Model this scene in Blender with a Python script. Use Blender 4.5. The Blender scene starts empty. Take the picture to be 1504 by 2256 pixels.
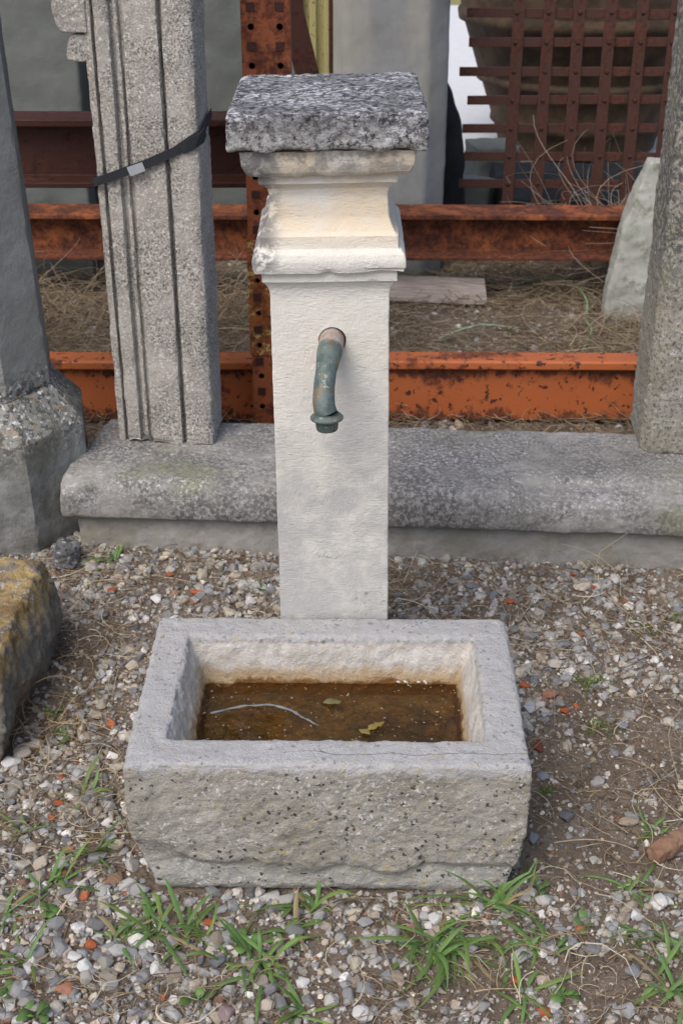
import bpy, bmesh, math, random
import numpy as np
from mathutils import Vector, Matrix, Euler
R = math.radians
rng = np.random.default_rng(7)
random.seed(7)
S = bpy.context.scene
COL = S.collection

# ------------------------------------------------------------------ camera, sky, sun, exposure
cam_d = bpy.data.cameras.new('camera'); cam = bpy.data.objects.new('camera', cam_d); COL.objects.link(cam)
cam.location = (0, 0, 1.6); cam.rotation_euler = (R(90 - 28), 0, 0)
cam_d.sensor_fit = 'VERTICAL'; cam_d.sensor_height = 22.3; cam_d.sensor_width = 22.3
cam_d.lens = 22.3 * 2872 / 2256
cam_d.clip_start = 0.05; cam_d.clip_end = 600
cam_d.dof.use_dof = True; cam_d.dof.focus_distance = 2.15; cam_d.dof.aperture_fstop = 6.3
S.camera = cam
SUN_DIR = Vector((-0.42, -0.66, 1.0)).normalized()
w = bpy.data.worlds.new('World'); S.world = w; w.use_nodes = True
wn = w.node_tree; bg = wn.nodes['Background']
sky = wn.nodes.new('ShaderNodeTexSky'); sky.sky_type = 'NISHITA'; sky.sun_disc = False
sky.sun_elevation = math.asin(SUN_DIR.z); sky.sun_rotation = math.atan2(SUN_DIR.x, SUN_DIR.y)
sky.dust_density = 3.0; sky.ozone_density = 0.6; sky.air_density = 0.8
wn.links.new(sky.outputs[0], bg.inputs[0]); bg.inputs[1].default_value = 0.145
sl = bpy.data.lights.new('sun', 'SUN'); sun = bpy.data.objects.new('sun', sl); COL.objects.link(sun)
sl.energy = 1.4; sl.angle = R(38); sl.color = (1.0, 0.965, 0.92)
sun.rotation_euler = SUN_DIR.to_track_quat('Z', 'Y').to_euler()
S.view_settings.view_transform = 'Standard'; S.view_settings.look = 'None'
S.view_settings.gamma = 1.0; S.view_settings.exposure = 0.62; S.view_settings.use_curve_mapping = False
S.render.engine = 'CYCLES'

# ------------------------------------------------------------------ vector noise (numpy Perlin)
_perm = np.random.default_rng(3).permutation(256); _perm = np.concatenate([_perm, _perm, _perm])
_g = np.random.default_rng(5).normal(size=(256, 3)); _g /= np.linalg.norm(_g, axis=1)[:, None]
def perlin(p):
    p = np.asarray(p, float); i = np.floor(p).astype(int); f = p - i; i &= 255
    u = f * f * f * (f * (f * 6 - 15) + 10); out = 0
    for dx in (0, 1):
        for dy in (0, 1):
            for dz in (0, 1):
                h = _perm[_perm[_perm[i[:, 0] + dx] + i[:, 1] + dy] + i[:, 2] + dz]
                d = f - np.array([dx, dy, dz])
                wgt = (u[:, 0] if dx else 1 - u[:, 0]) * (u[:, 1] if dy else 1 - u[:, 1]) * (u[:, 2] if dz else 1 - u[:, 2])
                out = out + wgt * (_g[h] * d).sum(1)
    return out * 1.5
def fbm(p, scale, octv=3, gain=.5, seed=0):
    p = np.asarray(p, float) * scale + seed * 17.3 + 100; a = 1; o = 0
    for k in range(octv): o = o + a * perlin(p * 2 ** k + k * 5.1); a *= gain
    return o
def sstep(a, b, x):
    t = np.clip((x - a) / (b - a), 0, 1); return t * t * (3 - 2 * t)

# ------------------------------------------------------------------ objects
def props(o, label=None, cat=None, group=None, kind=None):
    if cat and not kind: kind = 'thing'
    for k, v in (('label', label), ('category', cat), ('group', group), ('kind', kind)):
        if v: o[k] = v
    return o
def empty(name, loc=(0, 0, 0), **kw):
    o = bpy.data.objects.new(name, None); COL.objects.link(o); o.location = loc; o.empty_display_size = .05
    return props(o, **kw)
def pydata(name, V, Fc, mat=None, smooth=False):
    me = bpy.data.meshes.new(name); me.from_pydata([tuple(v) for v in V], [], [tuple(int(i) for i in f) for f in Fc])
    if mat: me.materials.append(mat)
    if smooth: me.polygons.foreach_set('use_smooth', [True] * len(me.polygons))
    me.update(); return me
def fastmesh(name, V, Fc, mat=None, smooth=False, colors=None):
    V = np.asarray(V, np.float32); Fc = np.asarray(Fc, np.int32); n, k = Fc.shape
    me = bpy.data.meshes.new(name); me.vertices.add(len(V)); me.vertices.foreach_set('co', V.ravel())
    me.loops.add(n * k); me.loops.foreach_set('vertex_index', Fc.ravel())
    me.polygons.add(n); me.polygons.foreach_set('loop_start', np.arange(n, dtype=np.int32) * k)
    me.polygons.foreach_set('use_smooth', np.full(n, smooth))
    if colors is not None:
        a = me.color_attributes.new('tint', 'FLOAT_COLOR', 'POINT')
        a.data.foreach_set('color', np.concatenate([colors, np.ones((len(colors), 1))], 1).astype(np.float32).ravel())
    me.update(calc_edges=True)
    if mat: me.materials.append(mat)
    return me
def link(name, me, parent=None, loc=(0, 0, 0), rot=(0, 0, 0), **kw):
    o = bpy.data.objects.new(name, me); COL.objects.link(o); o.parent = parent
    o.location = loc; o.rotation_euler = rot
    return props(o, **kw)

# solids as stacked rings: rings = list of lists of (x,y,z), closed at both ends
def rings(rs):
    n = len(rs[0]); V = [p for r in rs for p in r]; Fc = []
    for k in range(len(rs) - 1):
        for i in range(n):
            j = (i + 1) % n; Fc.append((k * n + i, k * n + j, (k + 1) * n + j, (k + 1) * n + i))
    Fc.append(tuple(range(n - 1, -1, -1))); Fc.append(tuple(range((len(rs) - 1) * n, len(rs) * n)))
    return np.array(V, float), Fc
def rect(hx, hy, z, cx=0, cy=0):
    return [(cx - hx, cy - hy, z), (cx + hx, cy - hy, z), (cx + hx, cy + hy, z), (cx - hx, cy + hy, z)]
def ngon(r, z, n, rot=0, cx=0, cy=0, sy=1):
    return [(cx + r * math.cos(rot + 2 * math.pi * i / n), cy + sy * r * math.sin(rot + 2 * math.pi * i / n), z) for i in range(n)]
def box(x0, x1, y0, y1, z0, z1):
    return rings([rect((x1 - x0) / 2, (y1 - y0) / 2, z, (x0 + x1) / 2, (y0 + y1) / 2) for z in (z0, z1)])
def extrude_x(profile, x0, x1, nseg=1):
    """profile: list of (y,z), counter-clockwise seen from +x"""
    return rings([[(x, y, z) for y, z in profile] for x in np.linspace(x0, x1, nseg + 1)])
def join(parts):
    V = []; Fc = []; o = 0
    for v, f in parts:
        V.append(np.asarray(v)); Fc += [tuple(i + o for i in q) for q in f]; o += len(v)
    return np.concatenate(V), Fc
def voxel(V, Fc, size):
    """closed solid -> even quad surface of the given cell size"""
    me = pydata('tmp', V, Fc); o = bpy.data.objects.new('tmp', me); COL.objects.link(o)
    bm = bmesh.new(); bm.from_mesh(me); bmesh.ops.recalc_face_normals(bm, faces=bm.faces); bm.to_mesh(me); bm.free()
    m = o.modifiers.new('r', 'REMESH'); m.mode = 'VOXEL'; m.voxel_size = size
    dg = bpy.context.evaluated_depsgraph_get(); e = o.evaluated_get(dg).to_mesh()
    v = np.empty(len(e.vertices) * 3); e.vertices.foreach_get('co', v)
    f = np.empty(len(e.loops), int); e.loops.foreach_get('vertex_index', f)
    o.evaluated_get(dg).to_mesh_clear(); bpy.data.objects.remove(o); bpy.data.meshes.remove(me)
    return v.reshape(-1, 3), f.reshape(-1, 4)
def vnorm(V, Q):
    n = np.zeros_like(V); a = np.cross(V[Q[:, 2]] - V[Q[:, 0]], V[Q[:, 3]] - V[Q[:, 1]])
    for k in range(4): np.add.at(n, Q[:, k], a)
    return n / (np.linalg.norm(n, axis=1)[:, None] + 1e-12)
def smooth_v(V, Q, it=1):
    for _ in range(it):
        s = np.zeros_like(V); c = np.zeros(len(V))
        for k in range(4):
            np.add.at(s, Q[:, k], V[Q[:, (k + 1) % 4]]); np.add.at(c, Q[:, k], 1)
        V = .5 * V + .5 * s / c[:, None]
    return V
def weather(V, Q, layers, seed=0, it=1, wear=0):
    """noise pushed along the normals; wear rounds and chips the corners"""
    V = smooth_v(V, Q, it)
    if wear:
        n = vnorm(V, Q); s = smooth_v(V, Q, 6); curv = ((V - s) * n).sum(1)
        m = sstep(-.25, .55, fbm(V, 14, 2, seed=seed + 9))
        V = V - n * (np.clip(curv, 0, None) * m * wear)[:, None]
    n = vnorm(V, Q); d = 0
    for k, (sc, amp, octv) in enumerate(layers): d = d + amp * fbm(V, sc, octv, seed=seed + k)
    return V + n * np.asarray(d)[:, None]
def perim(poly, step):
    """closed polygon in x,y resampled with its corners kept"""
    out = []
    for i, p in enumerate(poly):
        q = poly[(i + 1) % len(poly)]; m = max(1, int(math.hypot(q[0] - p[0], q[1] - p[1]) / step + .5))
        out += [(p[0] + (q[0] - p[0]) * k / m, p[1] + (q[1] - p[1]) * k / m) for k in range(m)]
    return np.array(out)
def ringquads(rows_):
    """stack of equal rings -> verts, quads (open ends; closed by collapsing the end rings)"""
    Rg = np.array(rows_); k, n, _ = Rg.shape; c0 = Rg[0].mean(0); c1 = Rg[-1].mean(0)
    Rg = np.concatenate([np.broadcast_to(c0, (1, n, 3)), Rg, np.broadcast_to(c1, (1, n, 3))]); k += 2
    i = np.arange(k * n).reshape(k, n); j = np.roll(i, -1, 1)
    return Rg.reshape(-1, 3).copy(), np.stack([i[:-1], j[:-1], j[1:], i[1:]], -1).reshape(-1, 4)
def moulded(prof, nseg, zstep):
    """square shaft with a crisp moulded profile [(z,hx,hy)]"""
    rows_ = []; P = []
    for a, b_ in zip(prof[:-1], prof[1:]):
        m = max(1, int(math.dist(a, b_) / zstep + .5)); P += [tuple(a[k] + (b_[k] - a[k]) * t / m for k in range(3)) for t in range(m)]
    P.append(prof[-1]); u = np.linspace(-1, 1, nseg); ch = .0016
    for z, hx, hy in P:
        x = u * (hx - ch); y = u * (hy - ch); o = np.full(nseg, 1.)
        r_ = np.concatenate([np.stack([x, -hy * o], 1), np.stack([hx * o, y], 1), np.stack([-x, hy * o], 1), np.stack([-hx * o, -y], 1)])
        rows_.append(np.concatenate([r_, np.full((len(r_), 1), z)], 1))
    return ringquads(rows_)
def sub(V, Q, mask):
    """the faces selected by mask as their own vertex/face arrays"""
    q = Q[mask]; u, inv = np.unique(q, return_inverse=True); return V[u], inv.reshape(q.shape)

# thin curved tubes (stems, straw) and grass blades, many in one mesh
def tubes(P, rad, sides=3, ref=None):
    """P (n,k,3), rad (n,k)"""
    n, k, _ = P.shape; T = np.gradient(P, axis=1); T /= np.linalg.norm(T, axis=2)[..., None] + 1e-9
    up = np.where(np.abs(T[..., 2:3]) > .9, np.array([1., 0, 0]), np.array([0, 0, 1.]))
    if ref is not None: up = np.broadcast_to(np.array(ref, float), T.shape)
    A = np.cross(T, up); A /= np.linalg.norm(A, axis=2)[..., None] + 1e-9; B = np.cross(T, A)
    an = np.arange(sides) * 2 * np.pi / sides
    V = P[:, :, None] + rad[..., None, None] * (np.cos(an)[:, None] * A[:, :, None] + np.sin(an)[:, None] * B[:, :, None])
    idx = np.arange(n * k * sides).reshape(n, k, sides); nx = np.roll(idx, -1, 2)
    Q = np.stack([idx[:, :-1], nx[:, :-1], nx[:, 1:], idx[:, 1:]], -1).reshape(-1, 4)
    return V.reshape(-1, 3), Q
def blades(P, wid, side):
    """P (n,k,3), wid (n,k), side (n,3): folded leaves three points across"""
    n, k, _ = P.shape; s = side[:, None, :] * wid[..., None]
    T = np.gradient(P, axis=1); N = np.cross(T, np.broadcast_to(side[:, None], T.shape)); N /= np.linalg.norm(N, axis=2)[..., None] + 1e-9
    V = np.stack([P - s, P + N * wid[..., None] * .35, P + s], 2)
    idx = np.arange(n * k * 3).reshape(n, k, 3)
    Q = np.stack([idx[:, :-1, :-1], idx[:, :-1, 1:], idx[:, 1:, 1:], idx[:, 1:, :-1]], -1).reshape(-1, 4)
    return V.reshape(-1, 3), Q
def arcs(n, k, base, az, length, lift, droop, wob=.0):
    """stems that start at base going out along az with upward lift and bend down by droop"""
    t = np.linspace(0, 1, k)[None, :]; L = length[:, None]
    hor = L * t * np.cos(lift)[:, None]; ver = L * (t * np.sin(lift)[:, None] - droop[:, None] * t * t)
    a = az[:, None] + wob * (rng.normal(size=(n, 1)) * t + .6 * rng.normal(size=(n, 1)) * t ** 2)
    P = np.stack([np.cos(a) * hor, np.sin(a) * hor, ver], -1) + base[:, None, :]
    return P

# ------------------------------------------------------------------ materials
class MB:
    def __init__(s, name, rough=.9, spec=.25):
        s.m = bpy.data.materials.new(name); s.m.use_nodes = True; s.nt = s.m.node_tree
        s.p = s.nt.nodes['Principled BSDF']; s.p.inputs['Roughness'].default_value = rough
        s.p.inputs['Specular IOR Level'].default_value = spec
        s.tc = s.nt.nodes.new('ShaderNodeTexCoord').outputs['Object']
        s.h = None
    def new(s, t, **kw):
        n = s.nt.nodes.new(t)
        for k, v in kw.items(): setattr(n, k, v)
        return n
    def put(s, sock, v):
        if isinstance(v, bpy.types.NodeSocket): s.nt.links.new(v, sock)
        elif isinstance(v, (tuple, list)) and sock.type == 'RGBA': sock.default_value = (*v, 1)[:4]
        else: sock.default_value = v
    def scaled(s, sx, sy, sz):
        n = s.new('ShaderNodeMapping'); s.put(n.inputs[0], s.tc); n.inputs['Scale'].default_value = (sx, sy, sz); return n.outputs[0]
    def noise(s, scale, detail=4, rough=.55, vec=None, dist=0, off=0):
        n = s.new('ShaderNodeTexNoise'); v = vec or s.tc
        if off:
            a = s.new('ShaderNodeVectorMath', operation='ADD'); s.put(a.inputs[0], v); a.inputs[1].default_value = (off, off * 1.7, off * .6); v = a.outputs[0]
        s.put(n.inputs['Vector'], v)
        for k, x in (('Scale', scale), ('Detail', detail), ('Roughness', rough), ('Distortion', dist)): n.inputs[k].default_value = x
        return n.outputs['Fac']
    def voro(s, scale, feature='F1', out='Distance', vec=None, rnd=1):
        n = s.new('ShaderNodeTexVoronoi', feature=feature); s.put(n.inputs['Vector'], vec or s.tc)
        n.inputs['Scale'].default_value = scale; n.inputs['Randomness'].default_value = rnd; return n.outputs[out]
    def step(s, x, a, b):
        n = s.new('ShaderNodeMapRange', interpolation_type='SMOOTHSTEP'); s.put(n.inputs[0], x)
        n.inputs[1].default_value = a; n.inputs[2].default_value = b; return n.outputs[0]
    def math(s, op, a, b=0.):
        n = s.new('ShaderNodeMath', operation=op); s.put(n.inputs[0], a); s.put(n.inputs[1], b); return n.outputs[0]
    def mix(s, f, a, b, mode='MIX'):
        n = s.new('ShaderNodeMix', data_type='RGBA', blend_type=mode); s.put(n.inputs[0], f); s.put(n.inputs[6], a); s.put(n.inputs[7], b); return n.outputs[2]
    def z(s, ch='Z'):
        n = s.new('ShaderNodeSeparateXYZ'); s.put(n.inputs[0], s.tc); return n.outputs[ch]
    def bump(s, h, dist, strength=1.):
        n = s.new('ShaderNodeBump'); s.put(n.inputs['Height'], h); n.inputs['Distance'].default_value = dist; n.inputs['Strength'].default_value = strength
        if s.h: s.nt.links.new(s.h, n.inputs['Normal'])
        s.h = n.outputs[0]; return s
    def done(s, col, rough=None):
        s.put(s.p.inputs['Base Color'], col)
        if rough is not None: s.put(s.p.inputs['Roughness'], rough)
        if s.h: s.nt.links.new(s.h, s.p.inputs['Normal'])
        return s.m

def stone(name, c1, c2, dark=None, pale=None, dscale=90, pscale=120, dth=(.55, .62), pth=(.60, .66), big=6, grain=.25, bumpd=.004, extra=None, patch=None):
    """c1/c2 broad tones; dark / pale crusts of lichen with their own threshold; patch=(scale,lo,hi) where the crust is thick"""
    b = MB(name)
    col = b.mix(b.step(b.noise(big, 6, .6), .35, .65), c1, c2)
    col = b.mix(b.math('MULTIPLY', b.noise(big * 9, 5, .65, off=3), grain * 2), col, tuple(x * .55 for x in c1))
    if dark:
        f = b.step(b.noise(dscale, 6, .7, off=5), *dth)
        if patch: f = b.math('MULTIPLY', f, b.step(b.noise(patch[0], 4, .6, off=11), patch[1], patch[2]))
        col = b.mix(f, col, dark)
    if pale: col = b.mix(b.step(b.noise(pscale, 4, .6, off=8), *pth), col, pale)
    if extra: col = extra(b, col)
    b.bump(b.noise(45, 8, .7, off=2), bumpd * 1.2, .8); b.bump(b.noise(320, 3, .6), bumpd * .35, .8)
    return b.done(col)

def pillar_extra(b, col):
    stain = b.math('MULTIPLY', b.step(b.noise(6, 6, .68, off=21), .36, .60), b.step(b.z(), .84, .52))
    col = b.mix(b.math('MULTIPLY', stain, .8), col, (.36, .355, .345))
    sp = b.math('MULTIPLY', b.step(b.noise(110, 6, .75, off=61), .55, .62), b.math('MULTIPLY', b.step(b.noise(9, 4, .6, off=63), .50, .64), b.step(b.z(), .62, .45)))
    col = b.mix(b.math('MULTIPLY', sp, .7), col, (.17, .165, .155))
    warm = b.math('MULTIPLY', b.step(b.z(), .97, 1.03), b.step(b.noise(9, 4, .6, off=4), .30, .62))
    col = b.mix(b.math('MULTIPLY', warm, .75), col, (.66, .53, .36))
    top = b.math('MULTIPLY', b.step(b.z(), 1.085, 1.135), b.step(b.noise(42, 6, .72, off=7), .40, .58))
    col = b.mix(b.math('MULTIPLY', top, .75), col, (.23, .22, .20))
    side = b.math('MULTIPLY', b.step(b.z('X'), -.075, -.112), b.step(b.noise(38, 6, .7, off=31), .40, .52))
    side = b.math('MULTIPLY', side, b.step(b.z(), .93, .97))
    col = b.mix(b.math('MULTIPLY', side, .85), col, (.15, .145, .15))
    # fine comb marks left by the chisel
    h1 = b.noise(55, 3, .6, vec=b.scaled(1.6, 1.6, 6)); h2 = b.noise(55, 3, .6, vec=b.scaled(6, 6, 1.6), off=4)
    f = b.math('ADD', b.math('MULTIPLY', b.step(b.noise(13, 3, .5, off=14), .42, .58), .6), .05)
    b.bump(b.mix(f, h1, h2), .0019, .9)
    return col
M = {}
M['pillar'] = stone('cream_limestone', (.615, .59, .525), (.68, .66, .605), dark=(.30, .285, .26), dscale=130, dth=(.66, .76), big=5, grain=.16, bumpd=.0022, extra=pillar_extra)
def cap_extra(b, col):
    f = b.step(b.noise(130, 8, .8, vec=b.scaled(.6, 1.2, 1), off=9), .47, .55)
    p = b.step(b.noise(9, 5, .65, off=2), .36, .62)
    col = b.mix(b.math('MULTIPLY', f, b.math('ADD', b.math('MULTIPLY', p, .75), .25)), col, (.58, .585, .61))
    col = b.mix(b.math('MULTIPLY', b.step(b.noise(85, 6, .75, off=41), .50, .58), .9), col, (.022, .021, .021))
    low = b.math('MULTIPLY', b.step(b.z(), 1.198, 1.155), b.step(b.noise(95, 7, .78, off=17), .44, .54))
    col = b.mix(b.math('MULTIPLY', low, .65), col, (.46, .45, .43))
    return col
M['cap'] = stone('lichen_crusted_capstone', (.075, .073, .075), (.16, .158, .16), big=20, extra=cap_extra, bumpd=.006)
def trough_extra(b, col):
    z = b.z(); y = b.z('Y'); x = b.z('X')
    rim = b.step(b.math('ADD', z, b.math('MULTIPLY', b.math('SUBTRACT', b.noise(16, 5, .6, off=6), .5), .07)), .255, .272)
    col = b.mix(b.math('MULTIPLY', rim, .85), col, b.mix(b.noise(26, 6, .65, off=1), (.335, .33, .33), (.50, .495, .495)))
    nx = b.new('ShaderNodeTexNoise', noise_dimensions='1D'); b.put(nx.inputs['W'], x); nx.inputs['Scale'].default_value = 11; nx.inputs['Detail'].default_value = 6
    cr = b.math('ABSOLUTE', b.math('ADD', b.math('ADD', y, .186), b.math('MULTIPLY', b.math('SUBTRACT', nx.outputs['Fac'], .5), .035)))
    cr = b.math('MULTIPLY', b.step(cr, .0014, .0005), b.math('MULTIPLY', b.step(z, .268, .274), b.step(x, -.08, -.02)))
    col = b.mix(b.math('MULTIPLY', cr, .7), col, (.10, .095, .09))
    foot = b.step(b.math('ADD', z, b.math('MULTIPLY', b.math('SUBTRACT', b.noise(11, 4, .6, off=46), .5), .10)), .085, .06)
    col = b.mix(b.math('MULTIPLY', foot, .65), col, (.42, .41, .38))
    # inside: pale lime scale above the water, brown scum at the waterline
    cav = b.math('MULTIPLY', b.math('LESS_THAN', b.math('ABSOLUTE', x), .272), b.math('LESS_THAN', b.math('ABSOLUTE', y), .160))
    cav = b.math('MULTIPLY', cav, b.step(z, .274, .266))
    ins = b.mix(b.step(b.noise(24, 7, .7, off=12), .38, .60), (.47, .43, .37), (.56, .53, .49))
    zn = b.math('ADD', z, b.math('MULTIPLY', b.math('SUBTRACT', b.noise(18, 5, .65, off=15), .5), .05))
    ins = b.mix(b.math('MULTIPLY', b.step(zn, .236, .208), .85), ins, (.40, .285, .15)); ins = b.mix(b.step(zn, .207, .196), ins, (.17, .085, .025))
    col = b.mix(cav, col, ins)
    out = b.math('SUBTRACT', 1., cav)
    nv = b.new('ShaderNodeTexNoise'); b.put(nv.inputs['Vector'], b.tc); nv.inputs['Scale'].default_value = 160; nv.inputs['Detail'].default_value = 3
    va = b.new('ShaderNodeVectorMath', operation='MULTIPLY_ADD'); b.put(va.inputs[0], nv.outputs['Color']); va.inputs[1].default_value = (.012, .012, .012); b.put(va.inputs[2], b.tc)
    v = b.voro(80, vec=va.outputs[0]); dots = b.math('MULTIPLY', b.step(v, .34, .24), b.step(b.noise(9, 3, .6, off=19), .38, .55))
    dots = b.math('MULTIPLY', dots, b.step(b.noise(70, 2, .5, off=23), .46, .52))
    dots = b.math('MULTIPLY', dots, b.math('SUBTRACT', 1., b.math('MULTIPLY', rim, .55)))
    col = b.mix(b.math('MULTIPLY', dots, b.math('MULTIPLY', out, .92)), col, (.025, .024, .022))
    return_w = b.math('MULTIPLY', b.step(b.noise(130, 4, .65, off=27), .57, .62), b.step(b.noise(7, 3, .6, off=29), .36, .58))
    return_w = b.math('MULTIPLY', return_w, b.math('SUBTRACT', 1., b.math('MULTIPLY', rim, .7)))
    col = b.mix(b.math('MULTIPLY', return_w, b.math('MULTIPLY', out, .8)), col, (.66, .66, .66))
    yel = b.math('MULTIPLY', b.step(b.noise(60, 5, .7, off=33), .54, .66), b.step(b.noise(6, 3, .6, off=35), .40, .60))
    col = b.mix(b.math('MULTIPLY', yel, b.math('MULTIPLY', out, .55)), col, (.42, .34, .13))
    return col
M['trough'] = stone('grey_limestone', (.33, .305, .255), (.42, .395, .345), dark=(.20, .19, .165), dscale=60, dth=(.52, .68), big=7, grain=.3, bumpd=.010, extra=trough_extra)
def slab_extra(b, col):
    f = b.math('MULTIPLY', b.step(b.noise(110, 8, .8, off=3), .42, .54), b.step(b.noise(3.4, 6, .68, off=9), .36, .56))
    f = b.math('MULTIPLY', f, b.step(b.z(), .085, .11))
    col = b.mix(b.math('MULTIPLY', f, .9), col, (.085, .083, .082))
    g = b.math('MULTIPLY', b.step(b.noise(3, 4, .6, off=13), .58, .72), .6)
    col = b.mix(g, col, (.20, .21, .12))
    g2 = b.math('MULTIPLY', b.step(b.z(), .10, .08), b.step(b.noise(9, 5, .65, off=43), .40, .66))
    col = b.mix(b.math('MULTIPLY', g2, .6), col, (.22, .205, .14))
    col = b.mix(b.math('MULTIPLY', b.step(b.noise(14, 6, .7, off=53), .50, .66), .6), col, (.20, .19, .170))
    w_ = b.math('MULTIPLY', b.step(b.noise(95, 6, .75, off=17), .54, .62), b.math('MULTIPLY', b.step(b.z(), .10, .17), .75))
    w_ = b.math('MULTIPLY', w_, b.step(b.noise(5, 4, .6, off=57), .38, .60))
    return b.mix(w_, col, (.57, .565, .57))
M['slab'] = stone('weathered_threshold_stone', (.32, .305, .275), (.42, .405, .385), big=5, grain=.35, bumpd=.005, extra=slab_extra)
M['fluted'] = stone('speckled_grey_limestone', (.37, .345, .305), (.46, .43, .385), dark=(.10, .096, .09), dscale=200, dth=(.46, .60), pale=(.56, .54, .51), pscale=170, pth=(.54, .66), big=6, bumpd=.007, patch=(7, .30, .60))
def rp_extra(b, col):
    up = b.step(b.math('ADD', b.z(), b.math('MULTIPLY', b.noise(6, 4, .6, off=5), .3)), .50, .72)
    d = b.math('MULTIPLY', b.step(b.noise(60, 7, .75, off=15), .43, .56), up)
    col = b.mix(b.math('MULTIPLY', d, .9), col, (.07, .07, .07))
    col = b.mix(b.math('MULTIPLY', b.step(b.noise(95, 6, .75, off=25), .57, .66), .8), col, (.62, .62, .62))
    return b.mix(b.math('MULTIPLY', b.step(b.noise(8, 5, .65, off=35), .48, .66), .5), col, (.21, .21, .135))
M['right'] = stone('mottled_tan_limestone', (.33, .30, .235), (.41, .39, .34), dark=(.11, .105, .09), dscale=120, dth=(.48, .62), big=7, bumpd=.009, extra=rp_extra)
def oct_extra(b, col):
    band = b.math('MULTIPLY', b.step(b.z(), .20, .31), b.step(b.z(), .47, .385))
    col = b.mix(b.math('MULTIPLY', b.step(b.noise(70, 6, .72, off=5), .48, .56), b.math('MULTIPLY', band, .85)), col, (.045, .045, .042))
    col = b.mix(b.math('MULTIPLY', b.step(b.noise(60, 6, .75, off=8), .56, .62), b.math('MULTIPLY', band, .75)), col, (.36, .22, .075))
    col = b.mix(b.math('MULTIPLY', b.step(b.noise(80, 4, .65, off=18), .58, .63), band), col, (.62, .62, .58))
    return b.mix(b.math('MULTIPLY', b.step(b.noise(7, 6, .7, off=28), .40, .66), b.math('ADD', .25, b.math('MULTIPLY', b.step(b.z(), .40, .30), .5))), col, (.11, .108, .085))
M['oct'] = stone('grey_green_stone', (.27, .275, .26), (.34, .345, .33), big=4, grain=.3, bumpd=.006, extra=oct_extra)
def rock_extra(b, col):
    up = b.step(b.math('ADD', b.z(), b.math('MULTIPLY', b.math('SUBTRACT', b.noise(10, 4, .6, off=5), .5), .16)), .125, .195)
    y = b.math('MULTIPLY', b.step(b.noise(22, 6, .68, off=6), .40, .52), up)
    col = b.mix(b.math('MULTIPLY', y, .9), col, b.mix(b.noise(60, 3), (.50, .31, .06), (.46, .36, .20)))
    col = b.mix(b.math('MULTIPLY', b.step(b.noise(45, 5, .7, off=9), .57, .62), up), col, (.52, .51, .47))
    col = b.mix(b.math('MULTIPLY', b.step(b.noise(70, 6, .72, off=19), .58, .64), .8), col, (.06, .055, .05))
    return b.mix(b.math('MULTIPLY', b.step(b.noise(11, 5, .65, off=29), .50, .64), .7), col, (.17, .10, .04))
M['rock'] = stone('yellow_lichen_rock', (.20, .185, .155), (.27, .255, .22), big=9, bumpd=.016, extra=rock_extra)
M['backslab'] = stone('smooth_grey_slab', (.105, .115, .106), (.14, .15, .138), big=3, grain=.15, bumpd=.003)
def bc_extra(b, col):
    f = b.step(b.noise(5, 4, .6, vec=b.scaled(1, 1, .25), off=5), .45, .65)
    return b.mix(b.math('MULTIPLY', f, .6), col, (.31, .30, .25))
M['backpost'] = stone('smooth_blue_grey_stone', (.20, .205, .20), (.26, .265, .26), big=3, grain=.15, bumpd=.002, extra=bc_extra)
M['wedge'] = stone('pale_green_stone', (.34, .35, .30), (.45, .45, .40), dark=(.20, .21, .15), dscale=20, dth=(.50, .66), big=7, bumpd=.004)
M['blackstone'] = stone('black_stone', (.018, .018, .019), (.03, .03, .03), big=7, bumpd=.004)
M['darkrock'] = stone('rough_dark_rock', (.12, .12, .122), (.19, .19, .195), dark=(.03, .03, .03), dscale=60, dth=(.54, .62), pale=(.42, .42, .43), pscale=80, pth=(.60, .66), big=20, bumpd=.006)

def metal(name, paint, paint2, rust1, rust2, th=(.50, .60), scale=9, rough=.62, fleck=.62, edge=None):
    b = MB(name, rough, .35)
    p = b.mix(b.noise(5, 4, .6), paint, paint2)
    r = b.mix(b.step(b.noise(55, 6, .7, off=5), .38, .62), rust1, rust2)
    f = b.step(b.math('ADD', b.math('MULTIPLY', b.noise(scale, 7, .68, off=2), .75), b.math('MULTIPLY', b.noise(scale * 5, 6, .7, off=9), .25)), *th)
    if edge:    # rust creeping from the lip and from the foot of the beam
        nz = b.math('MULTIPLY', b.math('SUBTRACT', b.noise(22, 7, .72, vec=b.scaled(1, 1, .35), off=19), .5), .16)
        zz = b.math('ADD', b.z(), nz); e_ = b.math('MAXIMUM', b.step(zz, edge[0] + .016, edge[0] - .006), b.math('MULTIPLY', b.step(zz, edge[1] - .02, edge[1]), b.step(b.z(), edge[1] + .012, edge[1] + .008)))
        f = b.math('MAXIMUM', f, b.math('MULTIPLY', e_, .9))
    col = b.mix(f, p, r)
    col = b.mix(b.step(b.noise(scale * 8, 4, .6, off=13), fleck, fleck + .04), col, rust1)
    b.bump(b.noise(130, 5, .7), .0012, .9); b.bump(f, .0008, .8)
    return b.done(col, b.mix(f, (.55,) * 3, (.9,) * 3))
M['orange'] = metal('orange_painted_steel', (.43, .125, .038), (.34, .090, .029), (.055, .022, .014), (.16, .042, .018), th=(.515, .60), scale=6, fleck=.595, edge=(.016, .150))
M['rustbeam'] = metal('rusted_orange_steel', (.34, .105, .028), (.22, .062, .021), (.045, .018, .012), (.13, .038, .018), th=(.38, .54), scale=10, edge=(.02, .14))
M['brown'] = metal('dark_rusted_steel', (.048, .016, .010), (.065, .021, .013), (.025, .010, .008), (.085, .026, .015), th=(.45, .60), scale=5)
M['rust'] = metal('rusted_steel', (.36, .105, .034), (.27, .072, .026), (.075, .026, .016), (.16, .045, .02), th=(.46, .58), scale=14)
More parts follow.
